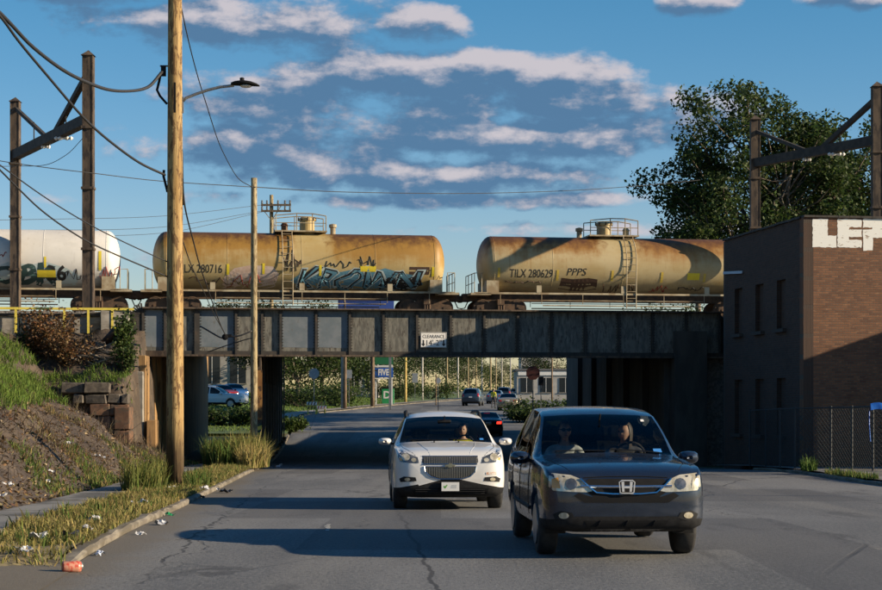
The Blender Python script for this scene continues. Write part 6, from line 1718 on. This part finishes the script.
gz = lambda x, y: z1(y) + .13; rz_ = lambda x, y: z1(y)
def hs_(x, y): return hz(x, y)
LIT = [(139, 506, 'paper_blue', .13, gz, 'pale blue crumpled wrapper in the verge grass'), (95, 521, 'paper', .10, gz, 'white paper scrap in the verge, above the kerb bend'), (86, 531, 'paper', .09, gz, 'larger white scrap among straw in the verge'),
       (38, 538, 'paper', .10, gz, 'crumpled tissue at the left of the verge'), (70, 537, 'bag_dark', .10, gz, 'dark crushed cup in the verge'), (24, 552, 'paper', .08, gz, 'white wrapper in the grass near the frame corner'),
       (162, 525, 'paper', .10, rz_, 'white cup lying in the gutter'), (141, 535, 'paper', .06, rz_, 'small white scrap on the asphalt by the gutter'), (170, 516, 'bottle_green', .07, rz_, 'crushed green bottle in the gutter'),
       (99, 556, 'paper_blue', .07, rz_, 'bluish scrap on the asphalt beside the kerb'), (202, 490, 'paper', .11, gz, 'white paper by the right of the tall pole'), (174, 489, 'paper', .10, gz, 'white scrap at the foot of the tall pole'),
       (191, 480, 'paper', .11, gz, 'pale scrap in grass past the tall pole'), (215, 490, 'paper', .10, rz_, 'white scrap in the gutter past the tall pole'), (226, 493, 'bag_dark', .12, rz_, 'dark crumpled bag in the gutter'), (201, 498, 'bag_dark', .09, rz_, 'black scrap at the kerb by the tall pole'),
       (4, 498, 'paper', .13, hs_, 'white bag at the left edge of the bank foot'), (46, 483, 'paper', .10, hs_, 'white scrap on the lower bank, upper of two'), (51, 473, 'paper', .10, hs_, 'white scrap on the bank above the pavement bend'), (8, 487, 'paper', .09, hs_, 'small white scrap at the far left of the bank'),
       (97, 457, 'paper', .10, hs_, 'pale scrap midway up the brown bank'), (70, 445, 'paper', .08, hs_, 'pale scrap high on the brown bank'), (103, 459, 'paper_blue', .07, hs_, 'bluish scrap on the brown bank')]
for i, (px, py, m_, s, sf, lb) in enumerate(LIT):
    x, y = at_px(px, py, sf); scrap(lb, x, y, sf(x, y), s, m_, 100 + i)
x, y = at_px(72, 573, rz_); 
can = tag(empty('drink_can', (x, y, z1(y)), .35), 'crushed red and white can in the near gutter', 'can')
MB().lathe([(.05, -.10), (.062, -.085), (.055, -.02), (.062, .05), (.05, .09)], 14, 'x', (0, 0, .055)).build('can_body', 'can_red', can, smooth=True)
MB().lathe([(.045, .09), (.04, .105), (.02, .10)], 14, 'x', (0, 0, .055)).build('can_end', 'galvanised', can)
tire = [(x1(58) + .5, 58), (x1(57) + .9, 57.2)]
for i, (px, py) in enumerate(((250, 470), (258, 469), (277, 467))):
    x, y = at_px(px, py, rz_); scrap(('black rubber shred at the kerb by the weeds', 'dark cardboard piece on the road by the weeds', 'pale wrapper on the road at the shadow edge')[i], x, y, z1(y), .16, ('bag_dark', 'bag_dark', 'paper')[i], 300 + i)
# roadside debris beyond the shade
p = on_road(305, 118); scrap('white rubbish bag on the lawn beyond the underpass', p.x - 1.2, 122, z1(122) + .15, .22, 'paper', 401)

# ------------------------------------------------------------ beyond the underpass
n = 26000; yy = RNG.uniform(106, 200, n); t = RNG.uniform(.2, 16, n); xx = xl(yy) - t; k = ~((t > .2) & (t < 1.65) & (yy > 112)); xx, yy = xx[k], yy[k]
stuff('lawn_grass', blades_mesh('lawn_grass', np.stack([xx, yy, lawn_z(xx[:, None], yy[:, None])[:, 0]], 1), .06, .2, .03, .6, [(.10, .16, .03), (.13, .19, .04), (.08, .13, .025)]), 'blades', 'sunlit lawn beyond the underpass', 'grass')
def lz(x, y): return float(lawn_z(np.array([[x]]), np.array([[y]]))[0, 0])
_dk = lambda L: [(a * .72, b * .72, c_ * .72) for a, b, c_ in L]
FT = [(298, 165, 4.2, 8.0, MG), (322, 172, 4.5, 8.5, DG + MG), (350, 190, 5, 9, MG), (376, 230, 5, 10, DG), (400, 240, 5.5, 11, DG + MG), (424, 270, 6, 12, DG), (446, 300, 6.5, 12, MG + DG), (270, 180, 4, 9, DG), (236, 190, 4.5, 9.5, DG), (470, 400, 5, 9, DG + YG), (500, 460, 5, 9, DG + MG), (556, 330, 5, 9, DG)]
words = ('first', 'second', 'third', 'fourth', 'fifth', 'sixth', 'seventh', 'eighth', 'ninth', 'tenth', 'eleventh', 'twelfth', 'thirteenth')
order = sorted(range(len(FT)), key=lambda i: FT[i][0])
for rank, i in enumerate(order):
    px, d, r, h, cols = FT[i]; p = on_road(px, d); zb = lz(p.x, d) if d < 295 else z1(d)
    tree('green roadside tree beyond the underpass, %s of the row from the left' % words[rank], (p.x, d, zb - .05), 0, (p.x, d, zb + h * .56), (r * 1.05, r, h * .47), 46, 9000, (.16, .36), _dk(cols), 40 + i, .18, group='trees beyond the underpass', limbs=5, clr=r * .34, fork=.6)
for i, (px, d, r, cols, lb) in enumerate(((300, 150, (3.2, 1.4, 1.8), DG, 'dark hedge at the back of the lawn, left end'), (335, 158, (3.2, 1.4, 2.0), MG, 'green hedge at the back of the lawn, middle'), (395, 205, (3.6, 1.5, 2.0), DG, 'dark hedge behind the pylon sign'), (430, 225, (4, 1.6, 2.2), MG, 'hedge left of the far poles'),
        (228, 112, (2.6, 1.2, 1.1), DG + MG, 'low bush between the piers'), (545, 122, (2.6, 2.0, 1.2), DG, 'dark bush at the right kerb beyond the bridge'), (527, 118, (1.5, 1.5, .8), DG, 'small dark bush at the right kerb beyond the bridge'), (293, 108, (.8, 1, .7), MG, 'small green bush at the left exit of the underpass'))):
    p = on_road(px, d); shrub(lb, (p.x, d, max(lz(p.x, d), z1(d)) - .05), r, 3600, (.10, .26), cols, 60 + i, name='hedge', group='hedges and bushes beyond the underpass', stems=26)
for i in range(5):
    px = 640 + i * 22; p = pix(px, 300, 108); shrub('scrub on the embankment under the cream tank car, %s from the left' % words[i], (p.x, 106.5 + i * .6, 5.2), (1.4, 1, 2.0), 1500, (.10, .24), DG + MG, 90 + i, group='scrub behind the cream tank car', stems=14)
tl_pts = []
for i in range(46):
    c = np.array([-260 + i * 17 + RNG.uniform(-5, 5), 780 + RNG.uniform(-40, 40), 8.0]); p = RNG.normal(0, 1, (620, 3)) * np.array([7.5, 6, 3.0]); p[:, 2] = np.abs(p[:, 2]); tl_pts.append(c + p - np.array([0, 0, 3]))
stuff('treeline', flakes('treeline', np.concatenate(tl_pts), .6, 1.6, DG, .8, .7), 'leaves', 'distant line of trees closing the view along the road', 'trees')
# poles along the far road
FP = [(345, 150, 'pole_brown', .15, 'dark brown'), (372.5, 163, 'pole_brown', .20, 'thick dark brown'), (389, 186, 'pole_light', .12, 'whitish'), (405.5, 192, 'pole_yellow', .16, 'yellow'), (422.5, 214, 'pole_light', .11, 'thin white'), (436, 176, 'pole_brown', .06, 'slim dark'), (447, 236, 'pole_pale', .13, 'pale'), (458, 252, 'pole_light', .12, 'white-topped'),
      (468, 285, 'pole_pale', .12, 'grey'), (476, 305, 'pole_pale', .13, 'tan'), (482, 335, 'pole_light', .13, 'faint white'), (490.5, 290, 'pole_pale', .16, 'stout tan'), (496, 360, 'pole_pale', .14, 'distant tan'), (502, 410, 'pole_light', .14, 'distant white'), (510.5, 345, 'pole_light', .13, 'straight white'), (519, 450, 'pole_pale', .15, 'farthest tan'), (552, 205, 'pole_brown', .10, 'dark slim')]
for px, d, m_, r, w_ in FP:
    p = on_road(px, d); p.z = (max(lz(p.x, d), z1(d)) if d < 295 else z1(d))
    o = pole('%s utility pole beside the road beyond the underpass' % w_ if px != 552 else 'dark slim pole right of the far road', p, p.z + (9.5 if r > .08 else 3.0), r, r * .8, m_, 'poles along the far road', name='utility_pole')
    if d > 180 and r > .1 and px < 515:
        for yy_ in (8.9, 8.3): MB().box((0, 0, yy_), (2.0, .1, .12)).build('cross_arm', 'pole_brown', o)
# signs
mat('sign_grey', (.33, .35, .37), (.27, .29, .31), (6, 6, 6), rough=.5, metal=.4); mat('sign_red', (.065, .018, .013), (.045, .014, .011), (5, 5, 5), rough=.5); mat('sign_blue', (.02, .10, .42), rough=.5); mat('sign_green', (.02, .25, .08), rough=.5)
def post_sign(label, px, d, zc_, shape, m_, name='road_sign', w=.75, h=.75, cat='sign'):
    p = on_road(px, d); zb = lz(p.x, d) if p.x < x1(d) and d > 104.5 else z1(d) + .1
    root = tag(empty(name, (p.x, d, zb)), label, cat); H = zc_ - zb
    MB().box((0, .03, (H + h * .4) / 2), (.06, .05, H + h * .4)).build('post', 'galvanised', root)
    poly = [(w / 2 / math.cos(math.pi / 8) * math.cos(math.pi / 8 + i * math.pi / 4), H + h / 2 / math.cos(math.pi / 8) * math.sin(math.pi / 8 + i * math.pi / 4)) for i in range(8)] if shape == 'oct' else [(-w / 2, H - h / 2), (w / 2, H - h / 2), (w / 2, H + h / 2), (-w / 2, H + h / 2)]
    MB().plate(poly, (0, -.01, 0), (1, 0, 0), (0, 0, 1), .02).build('panel', m_, root); return root
post_sign('grey back of an octagonal sign at the left exit of the underpass', 314, 132, pix(0, 373.5, 132).z, 'oct', 'sign_grey')
post_sign('dark red octagonal sign at the right kerb beyond the bridge', 533, 107, pix(0, 373, 107).z, 'oct', 'sign_red', w=.8, h=.8)
post_sign('grey rectangular sign back left of the thin white pole', 415, 200, pix(0, 378, 200).z, 'rect', 'sign_grey', w=.62, h=1.05)
post_sign('small grey sign on the slim dark post', 438, 176, pix(0, 380.5, 175).z, 'oct', 'sign_grey', w=.55, h=.55)
post_sign('small pale sign behind the dark brown pole', 349, 152, pix(0, 374, 152).z, 'rect', 'sign_grey', w=.5, h=.7)
sb = post_sign('traffic signal box on a pole right of the red octagon', 541, 112, pix(0, 381, 112).z, 'rect', 'black_paint', name='signal_box', w=.32, h=.55)
MB().box((0, .06, pix(0, 381, 112).z - sb.location.z), (.30, .12, .5)).build('housing', 'black_paint', sb)
# barricades
for i, (px, d) in enumerate(((319, 128), (328, 129))):
    p = on_road(px, d); bz = lz(p.x - .8, d)
    br = tag(empty('barricade', (p.x - .5, d, bz), .2 * i), ('yellow folding barricade with a white panel left of its twin', 'yellow and red folding barricade, right of its twin')[i], 'barricade', 'barricades on the kerb beyond the underpass')
    for sx in (-.28, .28):
        for sy in (-1, 1): MB().beam((sx, sy * .28, 0), (sx, sy * .03, .95), .05, .05).build('leg', 'yellow_paint', br)
    for k, zz in enumerate((.78, .48)):
        bo = MB().box((0, -.16 + .06 * k * -1, zz), (.72, .03, .22)).build('board', ('white_paint', 'yellow_paint')[(i + k) % 2], br)
        for q in range(3): MB().plate([(-.30 + .22 * q, -.10), (-.22 + .22 * q, -.10), (-.14 + .22 * q, .10), (-.22 + .22 * q, .10)], (0, -.18 - .06 * k, zz), (1, 0, 0), (0, 0, 1), .003).build('stripe', ('sign_red', 'can_red')[i], bo)
# pylon sign, kiosk and low buildings
d = 172; p = pix(384, 0, d); zb = lz(p.x, d); ps = tag(empty('pylon_sign', (p.x, d, zb)), 'roadside pylon sign with blue and green panels and white letters', 'sign')
def zp(y): return pix(0, y, d).z - zb
def hp(w): return w * d / FPX
for sx in (-hp(8), hp(8)): MB().box((sx, .1, zp(350) / 2), (.12, .12, zp(350))).build('post', 'white_paint', ps)
for nm, y0, y1, m_ in (('green_panel', 352, 364.5, mat('sign_dark_green', (.015, .13, .05), rough=.5)), ('white_band', 365.3, 367.2, 'white_paint'), ('blue_panel', 367.8, 377.4, 'sign_blue'), ('white_band', 378, 379, 'white_paint')):
    MB().box((0, 0, (zp(y0) + zp(y1)) / 2), (hp(18), .25, zp(y0) - zp(y1))).build(nm, m_, ps)
MB().box((-hp(.5), -.135, zp(372.6)), (hp(11.5), .02, hp(8))).build('letter_ground', 'sign_blue', ps)
place_text('lettering', 'FIVE', 'white_paint', (-hp(.5), -.15, zp(372.6)), (1, 0, 0), (0, 0, 1), hp(8.5), ps, offset=.03, xs=.70)
d = 178; p = pix(388, 0, d); zb = lz(p.x, d); ks = tag(empty('green_kiosk', (p.x, d, zb)), 'green sign board with a white letter D standing on the lawn', 'sign')
MB().box((0, 0, .75), (1.2, .5, 1.5)).build('cabinet', 'sign_green', ks, bevel=.02); place_text('lettering', 'D', 'white_paint', (-.1, -.26, .85), (1, 0, 0), (0, 0, 1), 1.0, ks, offset=.03)
MB().box((0, 0, 1.6), (1.3, .6, .12)).build('cap', 'black_paint', ks)
mat('render_white', (.42, .40, .36), (.34, .32, .29), (1, 1, 1), rough=.8); mat('roof_grey', (.12, .12, .125), rough=.8)
def low_building(label, px, d, w, dp_, h, m_, nwin, band=None, zb=None):
    p = on_road(px, d); zb = (lz(p.x, d) if d < 295 and p.x < x1(d) else z1(d)) if zb is None else zb
    root = tag(empty('low_building', (p.x, d, zb)), label, 'building', 'buildings beyond the underpass')
    MB().box((0, dp_ / 2, h / 2 - .2), (w, dp_, h + .4)).build('wall', m_, root); MB().box((0, dp_ / 2, h + .12), (w + .4, dp_ + .4, .24)).build('roof', 'roof_grey', root)
    for i in range(nwin):
        x = -w / 2 + w * (i + .5) / nwin; ww_ = w / nwin * .62
        wd = MB().box((x, -.02, h * .45), (ww_, .08, h * .55)).build('window', 'window_dark', root)
        MB().box((x, -.04, h * .45 - h * .275 - .05), (ww_ + .2, .14, .1)).build('sill', 'concrete', wd); MB().box((x, -.07, h * .45), (.06, .03, h * .55)).build('mullion', 'white_paint', wd)
    if band: MB().box((0, -.06, h - .35), (w * .96, .1, .5)).build('fascia', band, root)
    return root
low_building('white low building behind the thick brown pole', 362, 205, 3.6, 6, 5.6, 'render_white', 2, 'roof_grey')
low_building('white flat-roofed shop at the right of the far road', 546, 232, 7.5, 10, 3.4, 'render_white', 3, 'white_paint', zb=2.6)
low_building('tall pale building at the end of the far road', 536, 420, 7, 12, 9, 'render_white', 3)
low_building('cream house behind the parked cars', 238, 185, 8, 8, 5.5, 'render_white', 3, 'bright_rust')
# blue hoarding seen under the ochre tank car
d = 150; p = pix(366, 0, d); hb_ = tag(empty('billboard', (p.x, d, 1.2)), 'blue and white hoarding glimpsed beneath the ochre tank car', 'billboard')
zq = lambda y: pix(0, y, d).z - 1.2; hq = lambda w: w * d / FPX
for sx in (-hq(24), hq(24)): MB().box((sx, .2, zq(300) / 2), (.2, .2, zq(300))).build('post', 'galvanised', hb_)
MB().box((0, 0, (zq(294) + zq(310)) / 2), (hq(56), .2, zq(294) - zq(310))).build('board', mat('hoarding_blue', (.03, .07, .28), (.035, .08, .32), (1, 1, 1), rough=.6), hb_)
MB().box((hq(4), -.12, zq(296.5)), (hq(38), .03, hq(3.4))).build('white_strip', 'white_paint', hb_)
